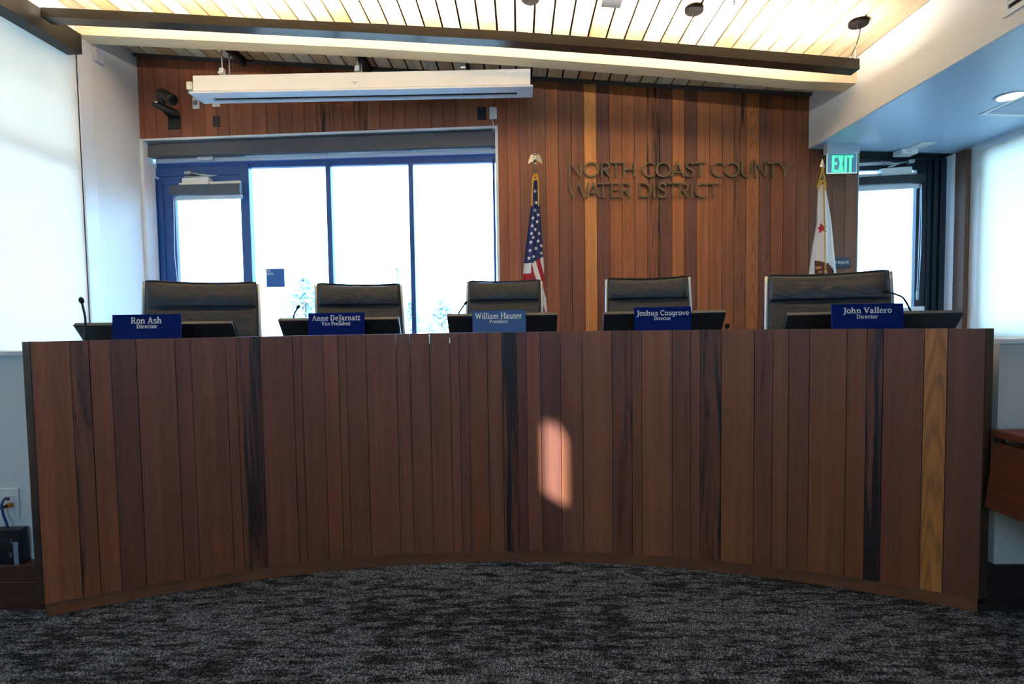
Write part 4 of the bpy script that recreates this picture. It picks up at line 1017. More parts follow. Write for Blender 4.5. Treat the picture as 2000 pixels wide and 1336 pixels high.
for txt, row in (('201', 0), ('DECK', 1)):
    hgt = .021; xx = x0 + .008; zz = z1 - .033 - row * .029
    for ch in txt:
        sans(m, ch, lambda u, v: Vector((xx + u * hgt, YF + .0108, zz + v * hgt)), (0, .0012, 0), .17); xx += (SANS[ch][0] + .14) * hgt
m.build('lettering', M('pale sign lettering', 'd6e8ff', .5), dk)

# ------------------------------------------------------------------ flags
def flag_cloth(rows, Y, nf, amp, colour, name, mats, parent, stars=(), nu=72, nv=110):
    """rows: (py, left px, right px) from top to bottom; a closed, pleated sleeve of cloth"""
    ys = [r[0] for r in rows]
    def lr(py):
        for i in range(len(rows) - 1):
            if rows[i][0] <= py <= rows[i + 1][0]:
                f = (py - rows[i][0]) / (rows[i + 1][0] - rows[i][0]); return rows[i][1] + (rows[i + 1][1] - rows[i][1]) * f, rows[i][2] + (rows[i + 1][2] - rows[i][2]) * f
        return rows[-1][1:]
    m = MB(); vs = []
    def dep(s, f):   # depth of the front pleats
        return -(math.sin(PI * s) * .05 + amp * math.cos(2 * PI * nf * s + .9)) * (.35 + .65 * f)
    for j in range(nv + 1):
        py = ys[0] + (ys[-1] - ys[0]) * j / nv; l, r = lr(py); f = j / nv
        for i in range(nu + 1):
            s = i / nu; p = at(l + (r - l) * s, py, Y); vs.append(Vector((p.x, Y + dep(s, f), p.z)))
        for i in range(nu - 1, 0, -1):
            s = i / nu; p = at(l + (r - l) * s, py, Y); vs.append(Vector((p.x, Y + .02 + .03 * math.sin(PI * s) * (.4 + .6 * f), p.z)))
    K = 2 * nu
    for j in range(nv):
        py = ys[0] + (ys[-1] - ys[0]) * (j + .5) / nv; l, r = lr(py)
        for i in range(K):
            s = (i + .5) / nu if i < nu else (K - i - .5) / nu
            m.f.append((j * K + i, j * K + (i + 1) % K, (j + 1) * K + (i + 1) % K, (j + 1) * K + i)); m.mi.append(colour(l + (r - l) * s, py, s)); m.sm.append(True)
    m.v = [tuple(v) for v in vs]; m.attr = [None] * len(vs)
    m.f.append(tuple(range(K))); m.mi.append(colour(*(lr(ys[0])[0], ys[0], 0))); m.sm.append(False)
    m.f.append(tuple(nv * K + i for i in range(K))); m.mi.append(m.mi[-2]); m.sm.append(False)
    def front(px, py):
        l, r = lr(py); s = max(0, min(1, (px - l) / max(r - l, 1e-3))); f = (py - ys[0]) / (ys[-1] - ys[0]); p = at(px, py, Y)
        return Vector((p.x, Y + dep(s, f) - .008, p.z)), -0.03 <= (px - l) / max(r - l, 1e-3) <= 1.03
    for sx_, sy_, rr, mi in stars:
        c, _ = front(sx_, sy_); pts = []
        for k in range(10):
            a = math.radians(90 + 36 * k + (sx_ * 7 % 20 - 10)); q = rr if k % 2 == 0 else rr * .42
            l, r = lr(sy_); px = sx_ + q * math.cos(a) * .92; px = min(max(px, l), r); py = sy_ - q * math.sin(a)
            w, _ = front(px, py); pts.append(w)
        b = len(m.v); m.v += [tuple(c)] + [tuple(p) for p in pts]; m.attr += [None] * 11
        for k in range(10): m.f.append((b, b + 1 + k, b + 1 + (k + 1) % 10)); m.mi.append(mi); m.sm.append(False)
    o = m.build(name, mats, parent, fix=True)
    return o, front
YFL = 4.86
fb = at(1046, 640, YFL)
us = thing('flag_on_pole', 'furled stars and stripes flag on a pole topped by a silver eagle', 'flag', (fb.x, YFL, ZD), 'flags on poles')
px_ = at(1045.5, 330, YFL)
m = MB(); m.tube([(px_.x, YFL + .0, ZD + .05), (px_.x, YFL, at(1046, 322, YFL).z)], .0125, 14); m.build('pole', SILVER, us)
m = MB(); m.lathe([(.16, ZD + .001), (.16, ZD + .02), (.06, ZD + .045), (.02, ZD + .07), (.02, ZD + .12)], (px_.x, YFL, 0), 28); m.build('base', M('flag base gold', 'b0863a', .3, .8), us)
m = MB(); zc = at(1046, 322, YFL).z; m.lathe([(.014, 0), (.019, .008), (.011, .016), (.011, .03)], (px_.x, YFL, zc), 14)
m.ball((px_.x, YFL - .005, zc + .062), .02, 12, sc=(.8, .8, 1.6)); m.ball((px_.x, YFL - .012, zc + .10), .0125, 10); m.tube([(px_.x, YFL - .02, zc + .10), (px_.x + .003, YFL - .032, zc + .094)], [.006, .001], 6)
for sg in (-1, 1):
    W = [(.008, .085), (.03, .10), (.045, .088), (.058, .05), (.068, .012), (.052, .018), (.04, .03), (.03, .022), (.012, .045)]
    m.prism([(px_.x + sg * a, YFL - .006 + a * .25, zc + b) for a, b in W], (0, .008, 0))
m.build('eagle_finial', SILVER, us)
def uscol(px, py, s):
    split = .40
    base = 515 if s < split else 514 - 13 * (s - split) / (1 - split)
    if py < base: return 2
    if s < split:
        t_ = py - base
        return (1 if t_ < 20 else 0) if s < split - .02 else 0
    # stripes fan from upper left to lower right
    l_, r_ = 1038 + (py - 513) * .03, 1061 + (py - 513) * .09
    q = (px - (1038 + (py - 513) * .10)) ; w = 9.0 + (py - 513) * .02
    q = px - (1035 + (py - 513) * .285)
    if q < 2.5: return 0
    if q < 12: return 1
    if q < 21: return 0
    return 1
ST = [(1045, 375), (1047, 397), (1045, 412), (1051, 421), (1041, 427), (1039.5, 442), (1049, 434), (1045, 449), (1053, 457), (1038, 457), (1041.5, 465), (1036.5, 474), (1051, 472), (1057, 480), (1046.5, 486), (1035, 490), (1057, 495), (1042, 502), (1033, 505)]
uscl, fr = flag_cloth([(344, 1042, 1049), (365, 1040.5, 1051), (400, 1037.5, 1055), (450, 1031, 1058), (500, 1025, 1061), (548, 1020.5, 1063.5), (610, 1015, 1069.5), (760, 1003, 1082), (790, 1004, 1080)], YFL, 2.4, .022, uscol, 'flag_cloth', [FLAGR, FLAGW, FLAGB], us, [(x, y, 4.4, 1) for x, y in ST])
def cord(parent, loops, r, Y, name='tassel_cord'):
    m = MB()
    for L in loops:
        P = [at(x, y, Y) for x, y in L]; Q = []
        for i in range(len(P) - 1):
            for k in range(5): Q.append(P[i].lerp(P[i + 1], k / 5))
        Q.append(P[-1]); m.tube(Q, r, 7)
    m.build(name, GOLD, parent)
cord(us, [[(1043, 342), (1041, 352), (1039.5, 375), (1039, 402)], [(1048, 342), (1051, 356), (1052, 380), (1052, 402)], [(1043, 344), (1049, 345)], [(1044, 348), (1046, 352), (1049, 347)]], .0065, YFL - .045)
m = MB()
for L, r_ in (([(1043, 343), (1046.5, 340), (1049, 344), (1050, 352)], .011), ([(1042.5, 344), (1040.5, 356)], .010)): m.tube([at(x, y, YFL - .03) for x, y in L], r_, 8)
m.build('knot', GOLD, us)

YF2 = 4.86; c2 = at(1606, 640, YF2)
ca = thing('flag_on_pole', 'furled white flag with red star and brown bear under the exit sign', 'flag', (c2.x, YF2, ZD), 'flags on poles')
pz = at(1606, 336, YF2)
m = MB(); m.tube([(pz.x, YF2, ZD + .05), (pz.x, YF2, at(1606, 330, YF2).z)], .0125, 14); m.build('pole', SILVER, ca)
m = MB(); m.lathe([(.16, ZD + .001), (.16, ZD + .02), (.06, ZD + .045), (.02, ZD + .07), (.02, ZD + .12)], (pz.x, YF2, 0), 28); m.build('base', bpy.data.materials['flag base gold'], ca)
m = MB(); z0, z1, z2 = at(1606, 330, YF2).z, at(1606, 326, YF2).z, at(1606, 309, YF2).z
m.add([(pz.x - .024, YF2, z1), (pz.x, YF2 - .012, z1 - .006), (pz.x + .024, YF2, z1), (pz.x, YF2 + .012, z1 - .006), (pz.x, YF2, z2), (pz.x, YF2, z0 - .01)], [(0, 1, 4), (1, 2, 4), (2, 3, 4), (3, 0, 4), (1, 0, 5), (2, 1, 5), (3, 2, 5), (0, 3, 5)]); m.build('spear_finial', SILVER, ca)
def cacol(px, py, s):
    # bear: a hump with tan patches, lower part hidden by the chair
    if 1590.5 < px < 1626 and py > 508:
        u = (px - 1590) / 36
        top = 508 + 3 * abs(math.sin(px * .9)) * .6 + (0 if u < .12 else 5 * min(1, (u - .12) * 3)) + (14 * max(0, u - .72) / .28) ** 1.0
        if py > top and py < 600:
            for (cx, cy, rx, ry) in ((1596, 523, 5, 2.6), (1608, 531, 5, 3), (1598, 532, 3, 2), (1614, 541, 5, 3)):
                if ((px - cx) / rx) ** 2 + ((py - cy) / ry) ** 2 < 1: return 2
            return 1
    if py > 640 and py < 665: return 3
    return 0
cacl, fr2 = flag_cloth([(360, 1600, 1611), (400, 1598, 1618), (437, 1596.5, 1623.5), (483, 1588, 1627.5), (534, 1581, 1632.5), (600, 1573, 1640), (740, 1560, 1650)], YF2, 2.0, .018, cacol, 'flag_cloth', [FLAGW, BEARB, BEART, FLAGR], ca, [(1602.5, 447, 11, 3)], 130, 300)
cord(ca, [[(1606, 329), (1603, 345), (1595, 367), (1599, 368), (1602, 361)], [(1607, 329), (1610, 345), (1613, 367), (1611, 371)], [(1609, 360), (1610.5, 420), (1611.5, 480), (1612, 545)]], .0055, YF2 - .062)
m = MB(); m.tube([at(x, y, YF2 - .02) for x, y in ((1601, 361), (1603, 354), (1608, 353), (1611, 361))], .014, 8); m.build('knot', GOLD, ca)
m = MB(); m.tube([at(1604.5, 331, YF2 - .02), at(1608.5, 331, YF2 - .02)], .010, 8); m.build('cord_wrap', GOLD, ca)

# ------------------------------------------------------------------ chairs
def make_chair():
    c = thing('conference_chair', 'x', 'chair', (0, 0, 0), 'chairs behind the curved desk')
    W = .245
    def back_pt(u, h):       # u -1..1 across, h 0..1 from seat to top ; local: chair faces -y
        z = .50 + .66 * h; y = .20 + .13 * h + .03 * h * h
        y += -.030 * u * u                              # wraps forward at the sides
        return Vector((u * W * (1 - .015 * h), y, z - (0.010 * (1 - u * u) if h > .97 else 0)))
    def pad(h):
        if h > .76: k = (h - .76) / .24; return .030 + .034 * math.sin(PI * min(1, k * .86 + .14)) ** .7
        k = h / .76; b = .036 + .014 * math.sin(PI * k)
        if k > .955: b -= .022 * (k - .955) / .045
        return b
    nu, nv = 26, 60; vs = []; fs = []
    for j in range(nv + 1):
        h = j / nv
        for i in range(nu + 1):
            u = -1 + 2 * i / nu; p = back_pt(u, h); e = (1 - abs(u) ** 7); 
            wr = .004 * math.sin(17 * u + 9 * h) * math.sin(40 * h + 3 * u) * (1 - abs(u) ** 2)
            ed = 1 if h < .985 else .45
            vs.append(p + Vector((0, -(pad(h) * (.42 + .58 * e) * ed + wr), 0)))
    F = len(vs)
    for j in range(nv + 1):
        for i in range(nu + 1): vs.append(back_pt(-1 + 2 * i / nu, j / nv) + Vector((0, .012, 0)))
    w = nu + 1
    for j in range(nv):
        for i in range(nu):
            fs.append((j * w + i, j * w + i + 1, (j + 1) * w + i + 1, (j + 1) * w + i)); fs.append((F + j * w + i + 1, F + j * w + i, F + (j + 1) * w + i, F + (j + 1) * w + i + 1))
    for j in range(nv): fs.append((j * w, (j + 1) * w, F + (j + 1) * w, F + j * w)); fs.append((j * w + nu, F + j * w + nu, F + (j + 1) * w + nu, (j + 1) * w + nu))
    for i in range(nu): fs.append((nv * w + i, nv * w + i + 1, F + nv * w + i + 1, F + nv * w + i)); fs.append((i, F + i, F + i + 1, i + 1))
    m = MB(); m.add(vs, fs, 0, True); m.build('backrest', LEATHER, c)
    m = MB(); m.tube([back_pt(-1, k / 20) + Vector((-.002, -.004, 0)) for k in range(21)] + [back_pt(-1 + k / 10, 1) + Vector((0, -.012, .004)) for k in range(1, 20)] + [back_pt(1, 1 - k / 20) + Vector((.002, -.004, 0)) for k in range(21)], .0045, 6); m.build('piping', M('black leather piping', '232323', .4), c)
    for sg in (-1, 1):
        m = MB(); m.tube([back_pt(sg, h) + Vector((sg * .012, .016, 0)) for h in (.0, .2, .4, .6, .8, .93, .99)] , .011, 8); m.build('side_frame', ALU, c)
        m = MB(); m.tube([back_pt(sg, .45) + Vector((sg * .018, .01, 0)), (sg * .275, .12, .68), (sg * .285, -.06, .675), (sg * .28, -.13, .655), (sg * .26, -.14, .55), (sg * .22, -.08, .47)], .012, 8); m.build('armrest', ALU, c)
    m = MB(); vs = []; n = 20
    for j in range(n + 1):
        for i in range(n + 1):
            u, v = -1 + 2 * i / n, -1 + 2 * j / n; e = (1 - abs(u) ** 6) * (1 - abs(v) ** 6)
            vs.append((u * .245, -.03 + v * .24, .455 + .05 * e + .012 * u * u))
    F = len(vs); vs += [(x, y, .44) for x, y, z in vs]; fs = []; w = n + 1
    for j in range(n):
        for i in range(n): fs.append((j * w + i, j * w + i + 1, (j + 1) * w + i + 1, (j + 1) * w + i)); fs.append((F + j * w + i + 1, F + j * w + i, F + (j + 1) * w + i, F + (j + 1) * w + i + 1))
    for k in range(n):
        fs.append((k, F + k, F + k + 1, k + 1)); fs.append((n * w + k, n * w + k + 1, F + n * w + k + 1, F + n * w + k)); fs.append((k * w, (k + 1) * w, F + (k + 1) * w, F + k * w)); fs.append((k * w + n, F + k * w + n, F + (k + 1) * w + n, (k + 1) * w + n))
    m.add(vs, fs, 0, True); m.build('seat', LEATHER, c)
    m = MB(); m.lathe([(.03, .10), (.03, .28), (.022, .281), (.022, .40), (.10, .41), (.12, .438)], (0, 0, 0), 20); m.build('column', ALU, c)
    for k in range(5):
        a = 2 * PI * k / 5 + .3; m = MB(); m.tube([(.03 * math.cos(a), .03 * math.sin(a), .115), (.16 * math.cos(a), .16 * math.sin(a), .095), (.26 * math.cos(a), .26 * math.sin(a), .07)], [.024, .02, .015], 8); m.build('base_leg', ALU, c)
        m = MB(); m.lathe([(.018, -.022), (.030, -.018), (.030, .018), (.018, .022)], (.26 * math.cos(a), .26 * math.sin(a), .0305), 16, axis='X'); m.build('caster', BLACKP, c)
    return c
proto = make_chair()
def copy_tree(o):
    r = o.copy(); COL.objects.link(r)
    for ch in list(o.children):
        k = ch.copy(); COL.objects.link(k); k.parent = r
        for g2 in ch.children:
            q = g2.copy(); COL.objects.link(q); q.parent = k
    return r
CH = [(397, 551, 170, 26, 'charcoal leather swivel chair in front of the glazed deck door'),
      (702, 555, 147, 20, 'charcoal leather swivel chair in front of the white back window panes'),
      (985, 548.5, 141, -2, 'charcoal leather swivel chair with the striped flag behind it'),
      (1264, 542.5, 150, -10, 'charcoal leather swivel chair under the raised wall letters'),
      (1613, 534, 183, -24, 'charcoal leather swivel chair in front of the white bear flag')]
for i, (px, py, w, yaw, lab) in enumerate(CH):
    o = proto if i == 0 else copy_tree(proto)
    Yc_ = .60 * math.cos(math.radians(yaw)) * 1000 / w
    top = at(px, py, Yc_ + .0); r = math.radians(yaw)
    k = (top.z - ZD) / 1.16
    o.scale = (1.2, 1.0, k); o.rotation_euler = (0, 0, r)
    off = Vector((-math.sin(r) * .34, math.cos(r) * .34, 0))
    o.location = (top.x - off.x, Yc_ - off.y, ZD + .0005); o['label'] = lab

# ------------------------------------------------------------------ monitors, name plates, microphones
ZW = .915
def make_monitor():
    c = thing('monitor', 'x', 'monitor', (0, 0, 0), 'monitors on the curved desk')
    th = math.radians(36); n = Vector((0, -math.cos(th), -math.sin(th))); upv = Vector((0, -math.sin(th), math.cos(th))); X = Vector((1, 0, 0))
    W, Hh, Tk = .285, .205, .022; o0 = Vector((0, .10, .012))
    m = MB()
    P = [o0 - X * W, o0 + X * W, o0 + X * W + upv * Hh, o0 - X * W + upv * Hh]
    m.hexa([p + n * Tk for p in P] + P); m.build('back_shell', MONB, c, .005)
    m = MB(); m.hexa([p - n * .0008 for p in P] + [p - n * .003 for p in P]); m.build('screen', M('monitor screen', '0b0c0e', .15), c)
    m = MB(); e = .0045; m.hexa([P[3] + n * Tk + upv * .001, P[2] + n * Tk + upv * .001, P[2] + n * Tk + upv * e, P[3] + n * Tk + upv * e, P[3] + upv * .001, P[2] + upv * .001, P[2] + upv * e, P[3] + upv * e]); m.build('top_edge', M('monitor edge grey', '3b3e42', .4), c)
    m = MB(); m.box(-.10, .10, -.06, .12, 0, .012); m.build('stand_foot', MONB, c, .003)
    m = MB(); m.hexa([(-.03, .02, .012), (.03, .02, .012), (.03, -.01, .10), (-.03, -.01, .10), (-.03, .06, .012), (.03, .06, .012), (.03, .05, .12), (-.03, .05, .12)]); m.build('stand_neck', MONB, c)
    return c
mon0 = make_monitor()
MON = [(305, 628, 278, 10, 2.12, 'dark low monitor behind the leftmost blue name plate'), (663, 619.5, 229, 5, 2.49, 'dark low monitor behind the name plate reading Vice President'),
       (981, 611, 215, 0, 2.61, 'dark low monitor behind the name plate reading President'), (1296, 606.5, 230, -5, 2.48, 'dark low monitor behind the name plate under the wall letters'), (1702, 607.5, 293, -12, 2.2, 'dark low monitor behind the rightmost blue name plate')]
for i, (px, py, w, yaw, Yt, lab) in enumerate(MON):
    o = mon0 if i == 0 else copy_tree(mon0)
    r = math.radians(yaw); tp_ = at(px, py, Yt)
    zloc = tp_.z - .012 - .205 * math.cos(math.radians(36)) - .006
    tl = Vector((0, .10 - .205 * math.sin(math.radians(36)), 0)); tl.rotate(Matrix.Rotation(r, 3, 'Z'))
    o.location = (tp_.x - tl.x, Yt - tl.y, ZW + .0005); o.rotation_euler = (0, 0, r)
    hz = (tp_.z - ZW) / (.012 + .205 * math.cos(math.radians(36)) + .006); o.scale = (w * Yt / 1000 / math.cos(r) / .57, 1, hz); o['label'] = lab

NP = [(219, 354, 614, 659, 'Ron Ash', 'Director', 256.5, 317, 619.5, 632, 268, 309, 633.5, 641, 'blue name plate at the left end of the desk'),
      (602, 712, 611, 652, 'Anne DeJarnatt', 'Vice President', 610, 704, 615.5, 626, 629, 685, 628, 635.5, 'blue name plate reading Vice President'),
      (922, 1027, 606, 647, 'William Hauser', 'President', 928.5, 1020, 611, 622.5, 956, 992, 624.5, 631, 'blue name plate reading President at the middle of the desk'),
      (1238.5, 1349.5, 599.5, 641, 'Joshua Cosgrove', 'Director', 1243, 1345.5, 606, 616, 1277, 1310, 618, 625, 'blue name plate in front of the chair under the wall letters'),
      (1623.5, 1764.5, 593, 638, 'John Vallero', 'Director', 1645.5, 1741, 600.5, 611.5, 1671.5, 1713, 614.5, 622, 'blue name plate at the right end of the desk')]
for (x0, x1, y0, y1, nm, role, a0, a1, b0, b1, c0, c1, d0, d1_, lab) in NP:
    xm = (x0 + x1) / 2; Yn = .262 * 1000 / (x1 - x0)
    aa = arcang(xm); pf = max(arcp(arcang(q), RF, 0)[1] for q in (x0 - 4, x1 + 4)); Yn = max(Yn, pf + .06)
    tl, tr = at(x0, y0 + (0.0145 * (x1 - x0) / 2), Yn), at(x1, y0 - (0.0145 * (x1 - x0) / 2), Yn); zt4 = (tl.z + tr.z) / 2
    t_ = thing('name_plate', lab, 'name plate', ((tl.x + tr.x) / 2, Yn, ZW), 'blue name plates')
    m = MB(); zb4 = ZW + .001; lean = .012
    def npp(x, z, off=0): return Vector((x, Yn - lean * (zt4 - z) / (zt4 - zb4) + off, z))
    P = [npp(tl.x, zb4), npp(tr.x, zb4), npp(tr.x, zt4), npp(tl.x, zt4)]
    m.hexa(P + [p + Vector((0, .004, 0)) for p in P]); 
    P = [Vector((tl.x, Yn - lean, zb4)), Vector((tr.x, Yn - lean, zb4)), Vector((tr.x, Yn - lean, zb4 + .003)), Vector((tl.x, Yn - lean, zb4 + .003))]
    m.hexa(P + [p + Vector((0, .05, 0)) for p in P]); m.build('plate', NAVY, t_, .0012)
    m = MB(); U = Vector((1, 0, 0)); V = Vector((0, lean / (zt4 - zb4), 1)).normalized()
    for s, p0, p1, q0, q1 in ((nm, a0, a1, b0, b1), (role, c0, c1, d0, d1_)):
        sl = -.0145 * 0
        L0 = at(p0, q1, Yn); L1 = at(p1, q1 - .0145 * (p1 - p0) * 1, Yn); zh = at((p0 + p1) / 2, q0, Yn).z - at((p0 + p1) / 2, q1, Yn).z
        zc_ = at((p0 + p1) / 2, q1, Yn).z
        org = npp(L0.x, zc_, -.0016)
        slab_text(m, s, 0, 0, zh, L1.x - L0.x, org, U, V, (0, .001, 0))
    m.build('lettering', TEXTW, t_)

def mic(pts, head_r, Y, lab, hsc=1.0, tail=None):
    P = [at(x, y, Y) for x, y in pts]; b = P[-1]
    c = thing('gooseneck_microphone', lab, 'microphone', (b.x, Y, ZW), 'gooseneck microphones')
    # smooth stem
    Q = []
    R_ = [P[0]] + P + [P[-1]]
    for i in range(1, len(R_) - 2):
        for k in range(6):
            t = k / 6; p0, p1, p2, p3 = R_[i - 1], R_[i], R_[i + 1], R_[i + 2]
            Q.append(.5 * ((2 * p1) + (-p0 + p2) * t + (2 * p0 - 5 * p1 + 4 * p2 - p3) * t * t + (-p0 + 3 * p1 - 3 * p2 + p3) * t ** 3))
    Q.append(P[-1]); Q.append(Vector((b.x, Y, ZW + .02)))
    m = MB(); m.tube(Q, .0042, 8); m.build('stem', BLACKP, c)
    dirn = (Q[0] - Q[4]).normalized(); rotm = Vector((0, 0, 1)).rotation_difference(dirn).to_matrix()
    m = MB(); m.ball(Q[0] + dirn * head_r * .7, head_r, 14, sc=(.8, .8, 1.25), rot=rotm); m.build('foam_head', M('black foam', '101216', .9, bump=.5, bscale=900), c)
    m = MB(); m.lathe([(.035, 0.0005), (.035, .008), (.014, .022), (.006, .03)], (b.x, Y, ZW), 20); m.build('base', BLACKP, c)
mic([(160, 591), (163, 604), (166.5, 622), (166.5, 645)], .0115, 2.0, 'gooseneck microphone standing tall at the far left end of the desk')
mic([(581, 602), (576, 611), (573.5, 620), (573, 632)], .010, 2.64, 'gooseneck microphone left of the second chair against the bright window')
mic([(908, 594), (902, 602), (896, 612), (890, 628)], .010, 2.78, 'gooseneck microphone just left of the middle chair')
mic([(1734, 570), (1750, 575), (1763, 581), (1772, 594), (1779, 608), (1785, 622)], .0125, 2.36, 'gooseneck microphone bent to the left at the right end of the desk')
p = at(1420.5, 636.5, 2.45)
mc = thing('gooseneck_microphone', 'microphone lying low with only its black head showing right of the fourth chair', 'microphone', (p.x, 2.45, ZW), 'gooseneck microphones')
m = MB(); m.ball(p, .012, 14, sc=(1, 1.2, 1)); m.build('foam_head', bpy.data.materials['black foam'], mc)
m = MB(); m.tube([p + Vector((0, .008, -.004)), p + Vector((.03, .09, -.03)), (p.x + .04, 2.62, ZW + .03), (p.x + .04, 2.66, ZW + .02)], .0042, 8); m.build('stem', BLACKP, mc)
m = MB(); m.lathe([(.035, 0.0005), (.035, .008), (.014, .022), (.006, .03)], (p.x + .04, 2.66, ZW), 20); m.build('base', BLACKP, mc)

# ------------------------------------------------------------------ left outlet, black box; right cabinet
YO = YKL
x0, x1, z0, z1 = rect(-22, 953, 40.5, 1012, YO)
ol = thing('data_outlet', 'wide white data outlet with plugged cables on the low wall left of the desk', 'outlet', ((x0 + x1) / 2, YO, z0))
m = MB(); m.box(x0, x1, YO - .009, YO - .0005, z0, z1); m.build('plate', WHITEP, ol, .003)
a0, a1, b0, b1 = rect(2, 968, 28, 1003, YO - .01); m = MB(); m.box(a0, a1, YO - .013, YO - .009, b0, b1); m.build('jack_insert', M('jack insert', 'e6e6e2', .4), ol, .001)
a0, a1, b0, b1 = rect(10, 971, 18, 977, YO - .014); m = MB(); m.box(a0, a1, YO - .0138, YO - .0128, b0, b1); m.build('jack_port', BLACKF, ol)
a0, a1, b0, b1 = rect(17, 982, 27, 990, YO - .014); m = MB(); m.box(a0, a1, YO - .03, YO - .0128, b0, b1); m.build('plug', ORANGE, ol, .001)
m = MB(); m.tube([at(16, 973, YO - .016), at(8, 975, YO - .035), at(3, 985, YO - .04), at(6, 1005, YO - .035), at(13, 1022, YO - .03), at(16, 1034, YO - .03)], .0042, 8); m.build('blue_cable', CABLEB, ol)
m = MB(); m.tube([at(22, 986, YO - .02), at(8, 990, YO - .035), at(-12, 996, YO - .04)], .005, 8); m.build('red_cable', CABLER, ol)
m = MB(); q = at(16, 1034, YO - .03); q2 = at(17, 1043, YO - .03); m.tube([q, q.lerp(q2, .3), q2], [.006, .013, .017], 10); m.build('cable_boot', BLACKP, ol)
YX = 1.85
x0, x1, z0, z1 = rect(-30, 1049, 41, 1117, YX)
bx = thing('network_box', 'black electronics box with a pale label standing on the platform edge left of the desk', 'electronics box', ((x0 + x1) / 2, YX, ZD))
ztop_ = ZD + .005 + (z1 - z0)
m = MB(); m.box(x0, x1, YX, YO - .012, ZD + .0045, ztop_); m.build('case', M('black enclosure', '10141c', .4, var=.15), bx, .003)
a0, a1, b0, b1 = rect(27, 1059, 36, 1111, YX - .001); m = MB(); m.box(a0, a1, YX - .0015, YX - .0003, b0, b1); m.build('label_strip', M('grey blue label', '8796a8', .5), bx)
for (u0, v0, u1, v1) in ((18, 1080, 20, 1089), (21, 1080, 23.5, 1089), (20, 1054, 23, 1062), (4, 1055, 7, 1057), (17, 1112, 19, 1117), (24, 1112, 26, 1117), (2, 1111, 6, 1115)):
    a0, a1, b0, b1 = rect(u0, v0, u1, v1, YX - .001); m = MB(); m.box(a0, a1, YX - .0012, YX - .0003, b0, min(b1, ztop_)); m.build('port', M('port grey', '5f6b78', .5), bx)
YC = 1.75
cab = thing('wall_cabinet', 'low reddish wood cabinet hung on the wall right of the desk', 'cabinet', (2.0, 1.9, .3))
q0 = at(1936, 838, YC); q1 = at(1936, 852.5, YC)
m = MB(); m.box(q0.x, 2.6, 1.15, YC - .001, q1.z, q0.z); m.build('top_board', CRED, cab, .002)
b0 = at(1940, 863.5, YC); b1_ = at(1922, 990, YC)
m = MB(); m.hexa([(b1_.x, 1.17, b1_.z), (2.6, 1.17, b1_.z), (2.6, 1.17, b0.z), (b0.x, 1.17, b0.z), (b1_.x, YC - .001, b1_.z), (2.6, YC - .001, b1_.z), (2.6, YC - .001, b0.z), (b0.x, YC - .001, b0.z)]); m.build('cabinet_body', CRED, cab, .002)
m = MB(); m.box(b0.x + .0, b0.x + .012, YC - .03, YC - .001, b0.z, q1.z); m.build('spacer', BLACKP, cab)
m = MB(); m.box(2.2, 2.3, 1.4, YC - .001, b0.z, q1.z); m.build('spacer', BLACKP, cab)
m = MB(); m.box(1.72, 2.55, YC, YKR - .001, b0.z - .16, b0.z - .04); m.build('wall_rail', CRED, cab)

# ------------------------------------------------------------------ outside
mb = MB(); mb.box(-8, 8, D + .5, 11, .02, .12); struct(mb, 'floor_deck', DECKM, 'pale deck outside the back window', 'deck')
mb = MB(); mb.box(-120, 120, 11.05, 160, -4.2, -4.0); struct(mb, 'ground', M('dry ground', '62645a', .9, var=.2, scale=.2), 'pale ground beyond the deck', 'ground')
def tree(px, pytop, width, Y, lab, seed):
    r = random.Random(seed); top = at(px, pytop, Y); w = width * Y / 1000; zg = -4.0
    t = thing('cypress_tree', lab, 'tree', (top.x, Y, zg), 'trees beyond the deck')
    m = MB(); m.tube([(top.x, Y, zg), (top.x + .1, Y, zg + (top.z - zg) * .5), (top.x, Y, top.z - .6)], [w * .05, w * .035, w * .01], 8); m.build('trunk', BARK, t)
    m = MB(); hh = at(px, 640, Y).z - .6
    for k in range(900):
        f = r.random() ** .8; z = hh + (top.z - hh) * f; rad = w / 2 * (1 - f ** 1.6) * (0.55 + .45 * r.random()); a = r.random() * 2 * PI
        c = Vector((top.x + rad * math.cos(a), Y + rad * math.sin(a), z + r.uniform(-.15, .15))); s = r.uniform(.06, .17) * w / 3
        d1 = Vector((math.cos(a) + r.uniform(-.6, .6), math.sin(a) + r.uniform(-.6, .6), r.uniform(-.2, .45))).normalized() * s * 2.2
        d2 = Vector((r.uniform(-1, 1), r.uniform(-1, 1), r.uniform(-1, 1))).normalized() * s * .6
        n_ = Vector((0, 0, .01))
        m.add([c - d1 - d2, c + d1 - d2, c + d1 + d2, c - d1 + d2], [(0, 1, 2, 3)])
    m.build('foliage', LEAF, t, fix=False)
tree(592, 546, 120, 32, 'broad pale tree seen through the first window pane', 3)
tree(775, 522, 46, 40, 'slim pale tree seen through the second window pane', 4)
tree(800, 590, 60, 42, 'low pale tree at the mullion right of the second chair', 6)
tree(862, 590, 95, 36, 'wide low pale tree seen through the third window pane', 5)

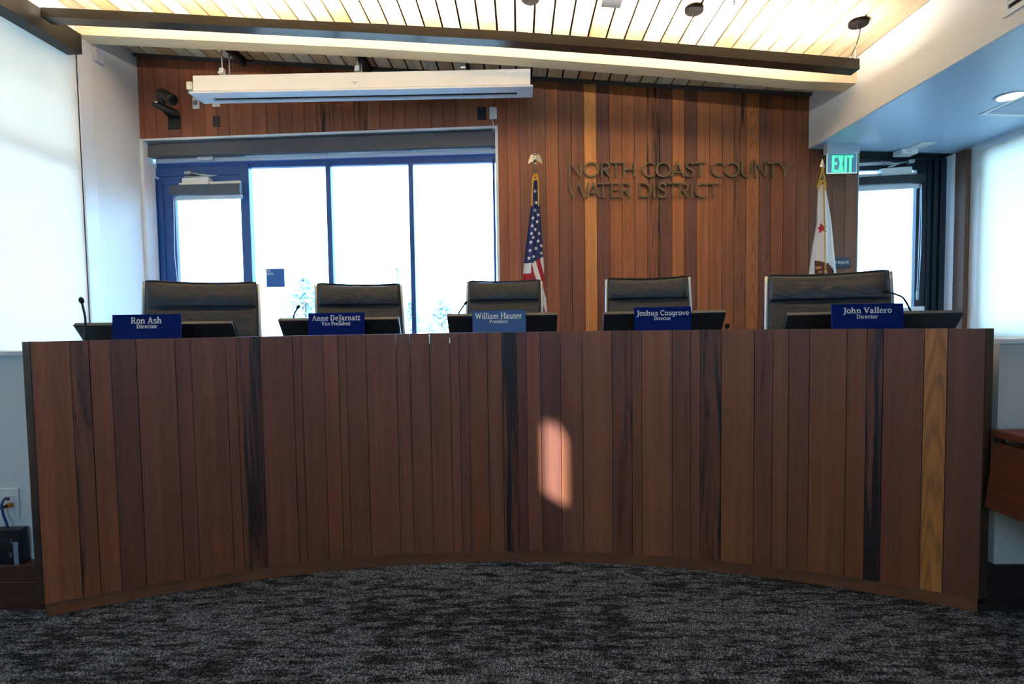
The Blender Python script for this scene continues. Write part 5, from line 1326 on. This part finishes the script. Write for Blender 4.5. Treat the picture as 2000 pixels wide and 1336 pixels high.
# ------------------------------------------------------------------ pieces that belong to a part
SUB = {'caster': ('base_leg',), 'piping': ('backrest',), 'screw': ('plate', 'bracket_plate'), 'lens': ('camera_head', 'trim_ring'), 'emblem': ('camera_base',),
       'sensor_lens': ('sensor_body',), 'maker_print': ('case',), 'slot': ('bottom_flange',), 'pull_tab': ('bottom_flange',), 'lettering': ('plate',), 'jack_port': ('jack_insert',),
       'plug': ('jack_insert',), 'cable_boot': ('blue_cable',), 'label_strip': ('case',), 'port': ('case',), 'knot': ('tassel_cord',), 'cord_wrap': ('tassel_cord',),
       'chain_weight': ('pull_chain',), 'slot_back': ('frame',), 'detector_grille': ('detector_body',), 'letters': ('panel',), 'edge_glow': ('panel',), 'screen': ('back_shell',), 'top_edge': ('back_shell',)}
for root in [o for o in SC.objects if o.parent is None and o.children]:
    kids = sorted(root.children, key=lambda o: o.name); used = {}
    for k in kids:
        b = k.name.split('.')[0]
        hosts = [h for h in kids if h.name.split('.')[0] in SUB.get(b, ())]
        if not hosts: continue
        h = hosts[used.get(b, 0) % len(hosts)] if b == 'caster' else hosts[0]
        used[b] = used.get(b, 0) + 1
        k.parent = h; k.matrix_parent_inverse = Matrix.Identity(4)

# ------------------------------------------------------------------ light
w = bpy.data.worlds.new('overcast sky'); SC.world = w; w.use_nodes = True
nt = w.node_tree; nt.nodes.clear()
bg = nt.nodes.new('ShaderNodeBackground'); ow = nt.nodes.new('ShaderNodeOutputWorld')
bg.inputs[0].default_value = (0.30, 0.60, 1.0, 1); bg.inputs[1].default_value = 5.5
nt.links.new(bg.outputs[0], ow.inputs[0])
sun = bpy.data.lights.new('sun', 'SUN'); sun.energy = 8.0; sun.angle = math.radians(0.55); sun.color = (.88, .95, 1.0)
so = bpy.data.objects.new('sun', sun); so.rotation_euler = SUN.to_track_quat('-Z', 'Y').to_euler(); COL.objects.link(so)
def portal(x, y, z, sx, sy, direction):
    l = bpy.data.lights.new('window_portal', 'AREA'); l.shape = 'RECTANGLE'; l.size = sx; l.size_y = sy; l.cycles.is_portal = True
    o = bpy.data.objects.new('window_portal', l); o.location = (x, y, z); o.rotation_euler = Vector(direction).to_track_quat('-Z', 'Z').to_euler(); COL.objects.link(o)
portal((WX0 + WX1) / 2, D + .3, 1.5, WX1 - WX0, 2.8, (0, -1, 0))
portal((xe + XR) / 2, D + .3, 1.4, XR - xe, 2.6, (0, -1, 0))
portal(XL - .2, (YW0 + YW1) / 2, 2.1, YW1 - YW0, 2.7, (1, 0, 0))
portal((RWX0 + RWX1) / 2, YN - .2, (RWZ0 + RWZ1) / 2, RWX1 - RWX0, RWZ1 - RWZ0, (0, 1, 0))
portal(XR + .2, (RY0 + RY1) / 2, 1.7, RY1 - RY0, 1.8, (-1, 0, 0))

SC.view_settings.view_transform = 'Standard'
try: SC.view_settings.look = 'None'
except Exception: pass
SC.view_settings.exposure = 1.7
SC.view_settings.gamma = 1.0
SC.view_settings.use_curve_mapping = False
SC.cycles.use_denoising = True
SC.cycles.max_bounces = 10
SC.cycles.diffuse_bounces = 6
SC.cycles.sample_clamp_indirect = 8
